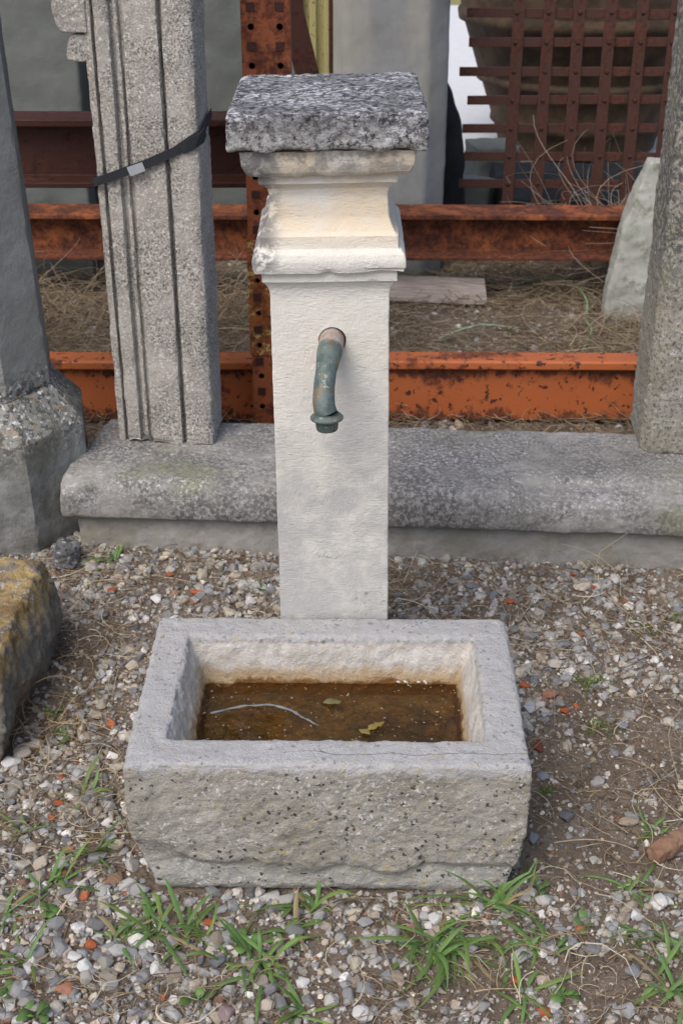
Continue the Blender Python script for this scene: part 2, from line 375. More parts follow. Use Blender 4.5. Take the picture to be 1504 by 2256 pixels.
M['grate'] = metal('brown_rusted_bars', (.060, .022, .014), (.046, .018, .012), (.03, .013, .010), (.085, .027, .016), th=(.45, .60), scale=9)  # rust tone lowered so the colour carries the shade over the bars
M['yellow'] = metal('yellow_painted_steel', (.62, .42, .14), (.55, .38, .13), (.13, .042, .016), (.33, .10, .028), th=(.43, .50), scale=20)
M['brickbit'] = stone('brown_brick', (.24, .135, .085), (.30, .19, .13), dark=(.13, .075, .05), dscale=60, big=20)
M['yellowpost'] = metal('pale_yellow_painted_steel', (.44, .38, .14), (.40, .36, .17), (.06, .028, .018), (.15, .05, .02), th=(.60, .66), scale=9)
M['hole'] = MB('black_recess').done((.008, .007, .007))
b = MB('verdigris_bronze', .55, .5); b.p.inputs['Metallic'].default_value = .25
c = b.mix(b.step(b.noise(30, 6, .7), .35, .62), (.060, .088, .078), (.125, .160, .145))
c = b.mix(b.math('MULTIPLY', b.step(b.noise(42, 5, .65, vec=b.scaled(1, 1, .5), off=6), .53, .66), .65), c, (.19, .125, .06))
c = b.mix(b.math('MULTIPLY', b.step(b.noise(90, 4, .7, off=16), .60, .66), .6), c, (.33, .36, .33))
scale_ = b.step(b.math('ADD', b.z('Y'), b.math('MULTIPLY', b.math('SUBTRACT', b.noise(60, 4, .6, off=3), .5), .05)), -.162, -.150)
c = b.mix(scale_, c, b.mix(b.step(b.noise(70, 5, .7, off=26), .42, .60), (.33, .33, .34), (.36, .22, .12)))
b.bump(b.noise(160, 5, .7), .0012, .9); M['bronze'] = b.done(c, b.mix(b.noise(60, 4), (.4,) * 3, (.75,) * 3))
b = MB('black_webbing', .8); b.bump(b.noise(700, 2), .0008); M['strap'] = b.done(b.mix(b.noise(200, 3), (.012, .013, .016), (.028, .03, .035)))
b = MB('dull_steel', .4, .5); b.p.inputs['Metallic'].default_value = .7; M['buckle'] = b.done(b.mix(b.noise(80, 4), (.38, .42, .48), (.55, .58, .62)))
b = MB('weathered_board', .85); g = b.noise(12, 6, .7, vec=b.scaled(1, 12, 12)); b.bump(g, .002)
M['board'] = b.done(b.mix(b.step(g, .3, .7), (.20, .165, .14), (.36, .31, .275)))
b = MB('shade_darkened_terracotta', .85); b.bump(b.noise(60, 6, .7), .004)
M['terracotta'] = b.done(b.mix(b.step(b.noise(9, 6, .65), .38, .62), (.045, .031, .020), (.085, .056, .034)))  # clay tone darkened: the shade over the pot is put into its colour
b = MB('path_gravel', .95); b.bump(b.noise(90, 4, .7), .01)
M['path'] = b.done(b.mix(b.noise(30, 7, .7), (.50, .50, .50), (.74, .735, .72)))
b = MB('dry_meadow', .95); b.bump(b.noise(12, 6, .7), .05)
M['field'] = b.done(b.mix(b.step(b.noise(1.3, 6, .7), .35, .65), (.26, .23, .08), (.34, .27, .12)))
b = MB('brown_soil', .95, .15)
c = b.mix(b.step(b.noise(7, 6, .65), .35, .65), (.165, .125, .092), (.25, .20, .152))
c = b.mix(b.math('MULTIPLY', b.step(b.noise(110, 5, .7, off=4), .52, .64), .7), c, (.30, .26, .215))
c = b.mix(b.math('MULTIPLY', b.step(b.noise(60, 5, .7, off=14), .56, .66), .8), c, (.06, .042, .03))
b.bump(b.noise(60, 8, .72), .012); b.bump(b.noise(350, 4, .7), .003); M['soil'] = b.done(c)
def tinted(name, src, rough=.85, spec=.3, grain=90, amp=.35, bumpd=.0015, transl=0):
    b = MB(name, rough, spec)
    if src == 'object': n = b.new('ShaderNodeObjectInfo'); c = n.outputs['Color']
    else: n = b.new('ShaderNodeVertexColor', layer_name='tint'); c = n.outputs['Color']
    f = b.step(b.noise(grain, 5, .65), .30, .70)
    c = b.mix(f, b.mix(amp, c, (0, 0, 0)), c)
    b.bump(b.noise(grain * 2.2, 4, .65), bumpd, .8); b.done(c)
    if transl:
        t = b.new('ShaderNodeBsdfTranslucent'); b.put(t.inputs[0], c); mx = b.new('ShaderNodeMixShader'); mx.inputs[0].default_value = transl
        out = b.nt.nodes['Material Output']; b.nt.links.new(b.p.outputs[0], mx.inputs[1]); b.nt.links.new(t.outputs[0], mx.inputs[2]); b.nt.links.new(mx.outputs[0], out.inputs[0])
    return b.m
M['stone_o'] = tinted('loose_stone', 'object', grain=110); M['stone_v'] = tinted('gravel', 'attr', grain=110)
M['straw'] = tinted('dry_straw', 'attr', .7, .3, 60, .25); M['leaf'] = tinted('green_blade', 'attr', .5, .4, 120, .18, .0004, transl=.35)
b = MB('brown_sediment', .8, .3)
wob = b.noise(14, 5, .6); nv = b.new('ShaderNodeTexNoise'); b.put(nv.inputs['Vector'], b.tc); nv.inputs['Scale'].default_value = 30; nv.inputs['Detail'].default_value = 4
va = b.new('ShaderNodeVectorMath', operation='MULTIPLY_ADD'); b.put(va.inputs[0], nv.outputs['Color']); va.inputs[1].default_value = (.05, .05, .05); b.put(va.inputs[2], b.tc)
vo = b.voro(26, 'DISTANCE_TO_EDGE', vec=va.outputs[0])
c = b.mix(b.step(b.noise(26, 6, .7), .35, .62), (.12, .066, .020), (.20, .12, .04))
c = b.mix(b.math('MULTIPLY', b.step(wob, .46, .60), .7), c, (.075, .060, .020))
c = b.mix(b.math('MULTIPLY', b.step(b.noise(75, 6, .75, off=51), .52, .62), .7), c, (.06, .035, .012))
c = b.mix(b.math('MULTIPLY', b.step(vo, .05, .0), b.math('MULTIPLY', b.step(b.noise(11, 4, .6, off=31), .42, .6), .8)), c, (.028, .02, .008))
c = b.mix(b.step(b.noise(60, 4, .6, off=21), .66, .70), c, (.26, .20, .10))
b.bump(b.noise(50, 6, .7), .006); b.bump(vo, .01, .6); M['sediment'] = b.done(c)
m = bpy.data.materials.new('still_water'); m.use_nodes = True; nt = m.node_tree; nt.nodes.clear()
out = nt.nodes.new('ShaderNodeOutputMaterial'); mx = nt.nodes.new('ShaderNodeMixShader'); fr = nt.nodes.new('ShaderNodeFresnel'); fr.inputs[0].default_value = 1.33
tr = nt.nodes.new('ShaderNodeBsdfTransparent'); tr.inputs[0].default_value = (.78, .70, .54, 1); gl = nt.nodes.new('ShaderNodeBsdfGlossy'); gl.inputs['Roughness'].default_value = .03
tc = nt.nodes.new('ShaderNodeTexCoord'); no = nt.nodes.new('ShaderNodeTexNoise'); no.inputs['Scale'].default_value = 14; no.inputs['Detail'].default_value = 2; bp = nt.nodes.new('ShaderNodeBump'); bp.inputs['Distance'].default_value = .002; bp.inputs['Strength'].default_value = .5
nt.links.new(tc.outputs['Object'], no.inputs['Vector']); nt.links.new(no.outputs['Fac'], bp.inputs['Height'])
for s_ in (fr, gl): nt.links.new(bp.outputs[0], s_.inputs['Normal'])
nt.links.new(fr.outputs[0], mx.inputs[0]); nt.links.new(tr.outputs[0], mx.inputs[1]); nt.links.new(gl.outputs[0], mx.inputs[2]); nt.links.new(mx.outputs[0], out.inputs[0])
M['water'] = m

# ------------------------------------------------------------------ ground, path, meadow
def axis(lo, hi, a, b, fine):
    far_l = -np.geomspace(.05, lo, 22)[::-1] + a; far_r = np.geomspace(.05, hi, 22) + b
    return np.concatenate([far_l, np.arange(a, b, fine), [b], far_r])
def ground_z(x, y):
    p = np.stack([x, y, np.zeros_like(x)], 1)
    m = sstep(6.4, 5.6, y) * sstep(.2, .7, y) * sstep(2.6, 2.0, np.abs(x))
    return m * (.008 * fbm(p, 3.1, 3, seed=1) + .004 * fbm(p, 22, 3, seed=2))
gx = axis(180, 180, -2.2, 2.2, .016); gy = axis(60, 260, .9, 6.2, .016)
X, Y = np.meshgrid(gx, gy); X = X.ravel(); Y = Y.ravel()
GV = np.stack([X, Y, ground_z(X, Y)], 1); nx_, ny_ = len(gx), len(gy)
ii = (np.arange(ny_ - 1)[:, None] * nx_ + np.arange(nx_ - 1)[None]).ravel()
GQ = np.stack([ii, ii + 1, ii + 1 + nx_, ii + nx_], 1)
ground = link('ground', fastmesh('ground', GV, GQ, M['soil'], True), kind='structure')
V, Fc = box(-14, 14, 7.0, 13.4, -.03, .012); link('path', pydata('path', V, Fc, M['path']), kind='structure')
V, Fc = box(-170, 170, 13.41, 250, -.03, .006); link('meadow', pydata('meadow', V, Fc, M['field']), kind='structure')

# ------------------------------------------------------------------ trough
TR = (-.0200, 1.843)            # trough centre
def build_trough():
    t = empty('stone_trough', (TR[0], TR[1], 0), label='rough grey stone trough holding brown water, in front of the pillar', cat='trough'); t.rotation_euler.z = R(-.6)
    hx, hy, h = .3235, .2175, .283; ix, iy, fz = .2585, .149, .158
    o_ = [rect(hx - .012, hy - .012, 0), rect(hx, hy, .02), rect(hx, hy, h - .006), rect(hx - .006, hy - .006, h)]
    i_ = [rect(ix + .004, iy + .004, h), rect(ix, iy, h - .005), rect(ix - .026, iy - .018, .20), rect(ix - .04, iy - .03, fz)]
    Vt = [p for r in o_ + i_ for p in r]; Ft = []
    for k in range(7):
        for i in range(4):
            j = (i + 1) % 4; Ft.append((k * 4 + i, k * 4 + j, k * 4 + 4 + j, k * 4 + 4 + i))
    Ft += [(3, 2, 1, 0), (28, 29, 30, 31)]
    V, Q = voxel(np.array(Vt), Ft, .0031)
    # sides draw in towards the foot, most at the two front corners
    z = V[:, 2]; lowz = sstep(.15, .02, z + .03 * fbm(V, 9, 2, seed=3))
    front = sstep(.05, -.2, V[:, 1]); outer = np.abs(V[:, 0]) > ix + .01
    V[:, 0] += np.where(V[:, 0] < 0, .034, -.024) * lowz * sstep(.2, .32, np.abs(V[:, 0])) * (.4 + .6 * front)
    V = smooth_v(V, Q, 2); n = vnorm(V, Q); p = V.copy()
    outside = ((np.abs(p[:, 0]) > ix + .02) | (np.abs(p[:, 1]) > iy + .02)).astype(float)
    side = outside * (1 - sstep(.4, .8, n[:, 2]))
    rid = 1 - np.abs(fbm(p * [1, 1, 1.5], 13, 3, seed=5)) * 2
    d = side * (.0045 * fbm(p, 6, 3, seed=6) + .0020 * fbm(p * [1, 1, 1.6], 30, 3, seed=8) + .0012 * np.clip(rid, -1, 1) + .0012 * fbm(p * [.8, 1, 1.5], 85, 2, seed=9))
    # the chipped, dressed strip along the foot of the front face
    zb = .082 + .03 * fbm(np.stack([p[:, 0], 0 * p[:, 0], .6 * z], 1), 9, 3, seed=12) + .03 * sstep(-.15, -.30, p[:, 0])
    nick = np.zeros(len(p))
    for x0 in (-.235, -.075, .03, .16): nick += .010 * np.exp(-((p[:, 0] - x0) / .006) ** 2) * sstep(.05, .07, z) * sstep(.10, .085, z)
    fr = sstep(-.35, -.75, n[:, 1]) * (p[:, 1] < -.17)
    push = (.014 * sstep(-.004, .030, zb - z) + .45 * nick) * sstep(-.165, -.212, p[:, 1])
    # chips along the top arrises
    s = smooth_v(V, Q, 8); curv = np.clip(((V - s) * n).sum(1), 0, None)
    chip = sstep(-.05, .5, fbm(p, 20, 3, seed=15)); d = d - np.minimum(curv, .004) * (.5 + 2.0 * chip)
    inn = (1 - outside) * (z > .17) * (1 - sstep(.5, .9, n[:, 2])); d = d + inn * (.003 * fbm(p * [1, 1, .7], 45, 3, seed=18) + .003 * fbm(p, 12, 2, seed=19))
    d = d + .0015 * fbm(p, 40, 2, seed=20)
    V = V + n * d[:, None]; V[:, 1] += push
    link('basin', fastmesh('basin', V, Q, M['trough'], True), t)
    g = np.linspace(-1, 1, 90); a, c = np.meshgrid(g * .232, g * .13); P = np.stack([a.ravel(), c.ravel(), np.full(a.size, .172)], 1)
    P[:, 2] += .004 * fbm(P, 16, 3, seed=21) + .002 * fbm(P, 60, 2, seed=22)
    i = (np.arange(89)[:, None] * 90 + np.arange(89)).ravel()
    link('sediment', fastmesh('sediment', P, np.stack([i, i + 1, i + 91, i + 90], 1), M['sediment'], True), t)
    return t
build_trough()
WZ = .1935
V, Fc = box(TR[0] - .243, TR[0] + .243, TR[1] - .139, TR[1] + .139, WZ - .0005, WZ)
wv = [(TR[0] - .244, TR[1] - .138, WZ), (TR[0] + .244, TR[1] - .138, WZ), (TR[0] + .244, TR[1] + .138, WZ), (TR[0] - .244, TR[1] + .138, WZ)]
link('water', pydata('water', wv, [(0, 1, 2, 3)], M['water']), kind='structure')
# floating bits
def twig_mesh(name, pts, r0, r1, col, sides=6, mat='straw'):
    pts = np.array(pts, float); tt = np.linspace(0, 1, len(pts)); u = np.linspace(0, 1, 28)
    P = np.stack([np.interp(u, tt, pts[:, k]) for k in range(3)], 1); P[:, :2] += .0025 * rng.normal(size=(28, 2)) * (r0 < .004)
    for _ in range(2): P[1:-1] = .5 * P[1:-1] + .25 * (P[:-2] + P[2:])
    rad = (r0 + (r1 - r0) * u) * (1 + .22 * np.sin(u * 37) * (r0 < .004)); V, Q = tubes(P[None], rad[None], sides)
    V = V + .25 * r0 * rng.normal(size=V.shape)
    return fastmesh(name, V, Q, M[mat], True, np.tile(col, (len(V), 1)))
link('twig', twig_mesh('twig', [(-.232, 1.882, .192), (-.19, 1.897, .196), (-.13, 1.905, .197), (-.095, 1.893, .196), (-.068, 1.868, .195), (-.04, 1.845, .193)], .0026, .0014, (.19, .205, .21)), label='pale grey twig floating in the trough water', cat='twig')
def leaf_flat(name, loc, L, W, rz, col, **kw):
    a = np.linspace(0, 1, 9); prof = W * np.sin(np.pi * a) ** .8 * (1 + .2 * rng.normal(size=9)) + .0005
    P = np.stack([L * (a - .5), np.zeros(9), .002 * np.sin(a * 5)], 1)[None]
    V, Q = blades(P, prof[None], np.array([[0, 1., 0]]))
    return link(name, fastmesh(name, V, Q, M['leaf'], True, np.tile(col, (len(V), 1))), None, loc, (0, 0, rz), **kw)
leaf_flat('fallen_leaf', (-.017, 1.912, .1965), .034, .008, .2, (.22, .20, .09), label='olive fallen leaf on the trough water behind the twig tip', cat='leaf')
leaf_flat('fallen_leaf', (.060, 1.842, .1965), .042, .008, .75, (.34, .25, .07), label='torn yellow leaf floating in the middle of the trough', cat='leaf')
leaf_flat('fallen_leaf', (.040, 1.826, .1962), .026, .006, 2.4, (.32, .24, .08), label='small yellow leaf scrap nearest the front rim of trough', cat='leaf')
nf = 420; fx = TR[0] + rng.uniform(-.238, .238, nf); fy = TR[1] + rng.uniform(-.134, .134, nf) ; fs = rng.uniform(.0006, .0022, nf); fa = rng.uniform(0, 6.28, nf)
q4 = np.array([(-1, -.6), (1, -.5), (.9, .6), (-.8, .7)]); FV = np.stack([fx[:, None] + fs[:, None] * (q4[:, 0] * np.cos(fa)[:, None] - q4[:, 1] * np.sin(fa)[:, None]), fy[:, None] + fs[:, None] * (q4[:, 0] * np.sin(fa)[:, None] + q4[:, 1] * np.cos(fa)[:, None]), np.full((nf, 4), WZ + .0006)], -1)
link('floating_specks', fastmesh('floating_specks', FV.reshape(-1, 3), np.arange(nf * 4).reshape(nf, 4), M['straw'], False, np.repeat(np.array([(.26, .20, .12), (.38, .34, .27), (.12, .08, .04)])[rng.integers(0, 3, nf)], 4, 0)), kind='stuff')
def snail(loc, r, lab):
    u = np.linspace(0, 1, 34); a = u * 15; rr = r * (.15 + .65 * u); P = np.stack([rr * np.cos(a), rr * np.sin(a), r * .9 * (1 - u) * .7], 1)
    V, Q = tubes(P[None], (r * (.10 + .28 * u))[None], 6)
    link('snail_shell', fastmesh('snail_shell', V, Q, M['straw'], True, np.tile((.62, .58, .52), (len(V), 1))), None, loc, (.9, .2, rng.random() * 6), label=lab, cat='shell', group='snail shells at the waterline')
for x, r, w_ in ((.105, .0048, 'leftmost'), (.118, .0052, 'second from left'), (.142, .0042, 'third from left'), (.154, .005, 'rightmost')): snail((x + TR[0] + .02, TR[1] + .128, WZ + .003), r, 'tiny white snail shell at the back waterline, ' + w_ + ' of four')

# ------------------------------------------------------------------ fountain pillar
PX, PY = -.011, 2.19             # foot centre; front face near y = 2.068
def build_pillar():
    t = empty('fountain_pillar', (PX, PY, 0), label='cream stone fountain pillar with moulded head and bronze spout, behind the trough', cat='fountain')
    prof = [(-.02, 0), (.28, 0), (.905, -.002), (.918, .000), (.928, .006), (.932, .0105), (.9485, .0105), (.9495, .021), (.958, .0235), (.970, .0245), (.980, .0215), (.9865, .0155), (.9870, .0120), (1.0075, .0112), (1.0085, .0095), (1.013, .0055), (1.022, .001), (1.034, -.0035), (1.070, -.006), (1.082, -.003), (1.0895, .004), (1.0925, .0095), (1.106, .0095), (1.1075, .022), (1.113, .028), (1.126, .034), (1.146, .0365), (1.149, .036), (1.1505, .052), (1.160, .0535), (1.198, .053), (1.207, .047), (1.2085, .044)]
    hx, hy = .1005, .122
    body = [p for p in prof if p[0] < 1.1500]
    V, Q = moulded([(z, hx + o, hy + o) for z, o in body], 58, .0042)
    z = V[:, 2]; n = vnorm(V, Q)
    s = smooth_v(V, Q, 5); curv = np.clip(((V - s) * n).sum(1), 0, None)
    chip = sstep(.12, .6, fbm(V, 18, 3, seed=31)); d = -np.minimum(curv, .002) * (.02 + .8 * chip)
    d += .0008 * fbm(V, 9, 2, seed=32) + .0004 * fbm(V, 70, 2, seed=33)
    for x0, w0, z0, a in ((.0, .010, .951, .0035), (.09, .03, .952, .006), (-.02, .01, 1.1075, .002)):
        d -= a * np.exp(-((V[:, 0] - x0) / w0) ** 2 - ((z - z0) / .004) ** 2) * (V[:, 1] < -.1)
    V = V + n * d[:, None]
    # hole bored for the spout
    hole = np.array([.0030, .826]); rr = np.hypot(V[:, 0] - hole[0], V[:, 2] - hole[1]); fr = (V[:, 1] < -.10)
    near = fr & (np.abs(rr - .0235) < .0026); k_ = .0235 / np.maximum(rr, 1e-6)
    V[:, 0] = np.where(near, hole[0] + (V[:, 0] - hole[0]) * k_, V[:, 0]); V[:, 2] = np.where(near, hole[1] + (V[:, 2] - hole[1]) * k_, V[:, 2])
    V[:, 1] += np.where(fr & (rr < .0235 - .0026), .05, 0)
    # capstone: rough slab, deeper than wide
    cv, cf = rings([rect(hx + o, hy + o, z) for z, o in ((1.1490, .050), (1.1515, .0525), (1.165, .0535), (1.203, .053), (1.2085, .0505))])
    CV, CQ = voxel(cv, cf, .0030); CV[:, 1] += np.clip(CV[:, 1], 0, None) * .03; cn = vnorm(CV, CQ); cs = smooth_v(CV, CQ, 6); cc = np.clip(((CV - cs) * cn).sum(1), 0, None)
    cd_ = -cc * (.2 + 1.6 * sstep(.0, .5, fbm(CV, 17, 3, seed=36))) + .0022 * fbm(CV, 22, 3, seed=34) + .0013 * fbm(CV, 85, 2, seed=35)
    for x0, w0, a in ((-.055, .02, .010), (.03, .03, .007), (.11, .02, .007), (-.13, .02, .006)): cd_ -= a * np.exp(-((CV[:, 0] - x0) / w0) ** 2 - ((CV[:, 2] - 1.150) / .006) ** 2) * (CV[:, 1] < -.1)
    CV = CV + cn * cd_[:, None]
    # hand-cut, not quite level; leans a little to the left
    def settle(A):
        A = A.copy(); A[:, 2] += .020 * A[:, 0] * np.clip(A[:, 2] / 1.0 - .3, 0, 1); A[:, 0] += -.009 * A[:, 2]; return A
    zc = V[Q].mean(1)[:, 2]; V = settle(V)
    for nm, lo, hi in (('shaft', -1, .929), ('roll_moulding', .929, 1.009), ('neck', 1.009, 1.091), ('upper_moulding', 1.091, 9)):
        v, q = sub(V, Q, (zc >= lo) & (zc < hi)); me = fastmesh(nm, v, q, M['pillar'], True); me.set_sharp_from_angle(angle=R(28)); link(nm, me, t)
    link('capstone', fastmesh('capstone', settle(CV), CQ, M['cap'], True), t, label='grey lichen-crusted capstone slab')
    # spout
    def lathe_path(name, pts, rads, sides=22, caps=True):
        pts = np.array(pts, float); rads = np.array(rads, float); V, Q = tubes(pts[None], rads[None], sides, (1, .02, 0)); k = len(pts)
        F_ = [tuple(q) for q in Q]
        if caps: F_ += [tuple(range(sides)), tuple(range((k - 1) * sides, k * sides))]
        return V, F_
    ctrl = np.array([(-.004, 2.115, .827), (-.0045, 2.075, .8265), (-.007, 2.035, .824), (-.012, 1.997, .811), (-.0165, 1.970, .789), (-.018, 1.957, .766), (-.0155, 1.952, .750), (-.0125, 1.950, .743)]) - [PX, PY, 0] + [PX * 1 - .000, 0, 0]
    ctrl[:, 0] += -.0005
    u = np.linspace(0, len(ctrl) - 1, 44); P = np.stack([np.interp(u, np.arange(len(ctrl)), ctrl[:, k]) for k in range(3)], 1)
    for _ in range(10): P[1:-1] = .5 * P[1:-1] + .25 * (P[:-2] + P[2:])
    rad = np.full(44, .0180) + .0006 * np.sin(np.linspace(0, 9, 44)); rad[:14] = .0210; rad[14:20] = np.linspace(.0210, .0182, 6)
    V, F_ = lathe_path('spout', P, rad)
    V = V + .0004 * rng.normal(size=V.shape) * 0 + (vn := .0006 * fbm(V, 60, 2, seed=40))[:, None] * 1
    sp = link('spout', pydata('spout', V, F_, M['bronze'], True), t, label='verdigris bronze spout curving down from the shaft')
    e = P[-1]; dn = np.array([.02, -.05, -1.0]); dn /= np.linalg.norm(dn)
    pr = [(-.004, .0188), (.000, .0225), (.002, .0255), (.0045, .0272), (.007, .0268), (.010, .0225), (.011, .0190)]
    V, F_ = lathe_path('collar', [e + dn * a for a, _ in pr], [r for _, r in pr], 28); link('collar', pydata('collar', V, F_, M['bronze'], True), sp)
    pr = [(.009, .0190), (.014, .0188), (.024, .0178), (.0265, .0165), (.0268, .0135), (.018, .0125)]
    V, F_ = lathe_path('nozzle', [e + dn * a for a, _ in pr], [r for _, r in pr], 28); link('nozzle', pydata('nozzle', V, F_, M['bronze'], True), sp)
    return t
build_pillar()

# ------------------------------------------------------------------ long threshold stone
SL_ROT = R(-3.9)
def to_slab(V):   # local x along the stone from its left end, y from its front foot
    c, s = math.cos(SL_ROT), math.sin(SL_ROT); V = np.asarray(V, float)
    return np.stack([c * V[:, 0] - s * V[:, 1] - .646, s * V[:, 0] + c * V[:, 1] + 2.824, V[:, 2]], 1)
def build_slab():
    t = empty('threshold_stone', (-.646, 2.824, 0), label='long weathered grey stone threshold with rounded front edge lying behind the pillar', cat='stone'); t.rotation_euler.z = SL_ROT
    pr = [(0, -.03), (.32, -.03), (.345, .19), (.34, .197), (.05, .203), (.004, .2015), (-.016, .194), (-.028, .179), (-.033, .158), (-.034, .120), (-.031, .103), (-.020, .0945), (-.002, .092), (.000, .088)]
    V, Fc = extrude_x([(y, z) for y, z in pr], -.028, 2.1)
    V[:, 0] = np.where((V[:, 0] < 0) & (V[:, 2] < .09), .0, V[:, 0])
    V, Q = voxel(V, Fc, .0052)
    n = vnorm(V, Q); d = .0030 * fbm(V, 7, 3, seed=51) + .0022 * fbm(V, 40, 3, seed=52)
    s = smooth_v(V, Q, 6); curv = np.clip(((V - s) * n).sum(1), 0, None); d -= np.minimum(curv, .006) * (.15 + 1.6 * sstep(0, .5, fbm(V, 14, 3, seed=53)))
    d -= .012 * np.exp(-(np.hypot(V[:, 0] - .055, V[:, 2] - .16) / .022) ** 2) * (V[:, 1] < .02)      # scooped break near the left end
    d -= .014 * sstep(1.02, 1.12, V[:, 0]) * sstep(.07, .03, V[:, 1]) * sstep(.17, .19, V[:, 2])
    V = V + n * d[:, None]
    V[:, 0] += sstep(.35, -.03, V[:, 0]) * V[:, 1] * .12
    cz = V[Q].mean(1)[:, 2]
    v, q = sub(V, Q, cz >= .0915); link('rounded_top', fastmesh('rounded_top', v, q, M['slab'], True), t)
    v, q = sub(V, Q, cz < .0915); link('plinth_course', fastmesh('plinth_course', v, q, M['slab'], True), t)
build_slab()

# ------------------------------------------------------------------ fluted jamb on the threshold (left), strap and buckle
FJ = dict(x=-.566, y=3.010, rot=R(-4))
def build_jamb():
    t = empty('carved_jamb', (FJ['x'], FJ['y'], .2), label='tall speckled grey carved jamb with vertical grooves, bound by a black strap', cat='pillar'); t.rotation_euler.z = FJ['rot']
    W, Dp, Ht = .243, .16, 1.60
    # front outline across the width: fillets, grooves and flat bands
    f = [(0, .012), (.018, .004), (.0205, .022), (.0235, .022), (.026, .002), (.058, .000), (.0615, .018), (.0645, .018), (.070, .008), (.078, .008), (.0805, .020), (.084, .020), (.088, .004), (.165, .000), (.1685, .024), (.1720, .024), (.176, .002), (.225, .000), (.240, .006), (.243, .016)]
    base = [(x, y) for x, y in f] + [(.243, Dp), (0, Dp)]
    pp = perim(base, .005)
    V, Q = ringquads([np.concatenate([pp, np.full((len(pp), 1), z)], 1) for z in np.arange(0, Ht, .006)])
    n = vnorm(V, Q); d = .0030 * fbm(V, 6, 3, seed=60) + .0013 * fbm(V, 60, 3, seed=61); sm = smooth_v(V, Q, 4); cv_ = np.clip(((V - sm) * n).sum(1), 0, .004)
    V = V + n * (d - cv_ * (.2 + 1.4 * sstep(0, .5, fbm(V, 20, 3, seed=62))))[:, None]
    lo = sstep(.06, 0, V[:, 2]); V[:, 2] += lo * .012 * fbm(V * [1, 1, 0], 14, 2, seed=66)
    me = fastmesh('shaft', V, Q, M['fluted'], True); me.set_sharp_from_angle(angle=R(42)); link('shaft', me, t)
    for nm, x0, x1, z0, z1, y0, y1 in (('upper_lug', -.066, .01, .985, 1.35, .004, .10), ('lower_lug', -.046, .004, .925, .982, .012, .085)):
        pr = [(x1, z0), (x1, z1), (x0 + .006, z1), (x0, z1 - .03), (x0, z0 + .045), (x0 + .008, z0 + .010), (x0 + .02, z0)] if nm == 'upper_lug' else [(x1, z0 - .002), (x1, z1), (x0 + .02, z1), (x0 + .010, z1 - .010), (x0, z0 + .014), (x0 + .003, z0)]
        V, Fc = rings([[(x, y, z) for x, z in pr] for y in (y0, y1)]); V, Q = voxel(V, Fc, .0042)
        V = weather(V, Q, [(9, .002, 3), (50, .0018, 3)], 70, 1, 1.0); link(nm, fastmesh(nm, V, Q, M['fluted'], True), t)
    return t
jamb = build_jamb()
def ribbon_around(name, path, width, thick, mat, parent=None):
    """flat band whose width stands along z, following path points (x,y,z)"""
    P = np.array(path, float); n = len(P); T = np.gradient(P, axis=0); T /= np.linalg.norm(T, axis=1)[:, None]
    O = np.cross(T, [0, 0, 1.0]); O /= np.linalg.norm(O, axis=1)[:, None]; U = np.cross(O, T)
    V = np.concatenate([P + U * width / 2, P - U * width / 2, P - U * width / 2 + O * thick, P + U * width / 2 + O * thick]); Fc = []
    for i in range(n - 1):
        for a, b_ in ((0, 1), (1, 2), (2, 3), (3, 0)): Fc.append((a * n + i, b_ * n + i, b_ * n + i + 1, a * n + i + 1))
    Fc += [(0, n, 2 * n, 3 * n), (n - 1, 4 * n - 1, 3 * n - 1, 2 * n - 1)]
    return V, Fc
st = empty('lashing_strap', (FJ['x'], FJ['y'], .2), label='black webbing strap wound slanting round the grooved jamb', cat='strap'); st.rotation_euler.z = FJ['rot']
sp_ = [(-.006, .155, .60), (-.006, .08, .628), (-.0055, .012, .655), (-.002, -.0055, .662), (.03, -.0065, .672), (.12, -.0065, .705), (.19, -.0065, .735), (.228, -.0055, .760), (.246, .010, .771), (.2495, .05, .778), (.2495, .155, .790)]
V, Fc = ribbon_around('webbing', sp_, .020, .002, 'strap'); link('webbing', pydata('webbing', V, Fc, M['strap']), st)
V, Fc = ribbon_around('webbing_fold', [(.205, -.0092, .742), (.228, -.0085, .752), (.250, .006, .764), (.2525, .04, .772)], .026, .003, 'strap'); link('webbing_fold', pydata('webbing_fold', V, Fc, M['strap']), st)
V, Fc = ribbon_around('buckle', [(.082, -.0105, .6885), (.100, -.0105, .695), (.118, -.0105, .7015)], .021, .003, 'buckle'); link('buckle', pydata('buckle', V, Fc, M['buckle']), st, label='dull silver metal buckle')

# ------------------------------------------------------------------ right jamb
t = empty('stone_jamb', (.748, 2.945, .2), label='tall mottled tan and grey stone jamb standing at the right edge of the threshold', cat='pillar'); t.rotation_euler.z = R(-3)
base = [(.022, .0), (.30, 0), (.30, .20), (0, .20), (0, .028)]
V, Fc = rings([[(x, y, z) for x, y in base] for z in (-.004, 1.6)]); V, Q = voxel(V, Fc, .0055)
V = weather(V, Q, [(6, .003, 3), (40, .0025, 3)], 80, 1, 1.3); link('shaft', fastmesh('shaft', V, Q, M['right'], True), t)

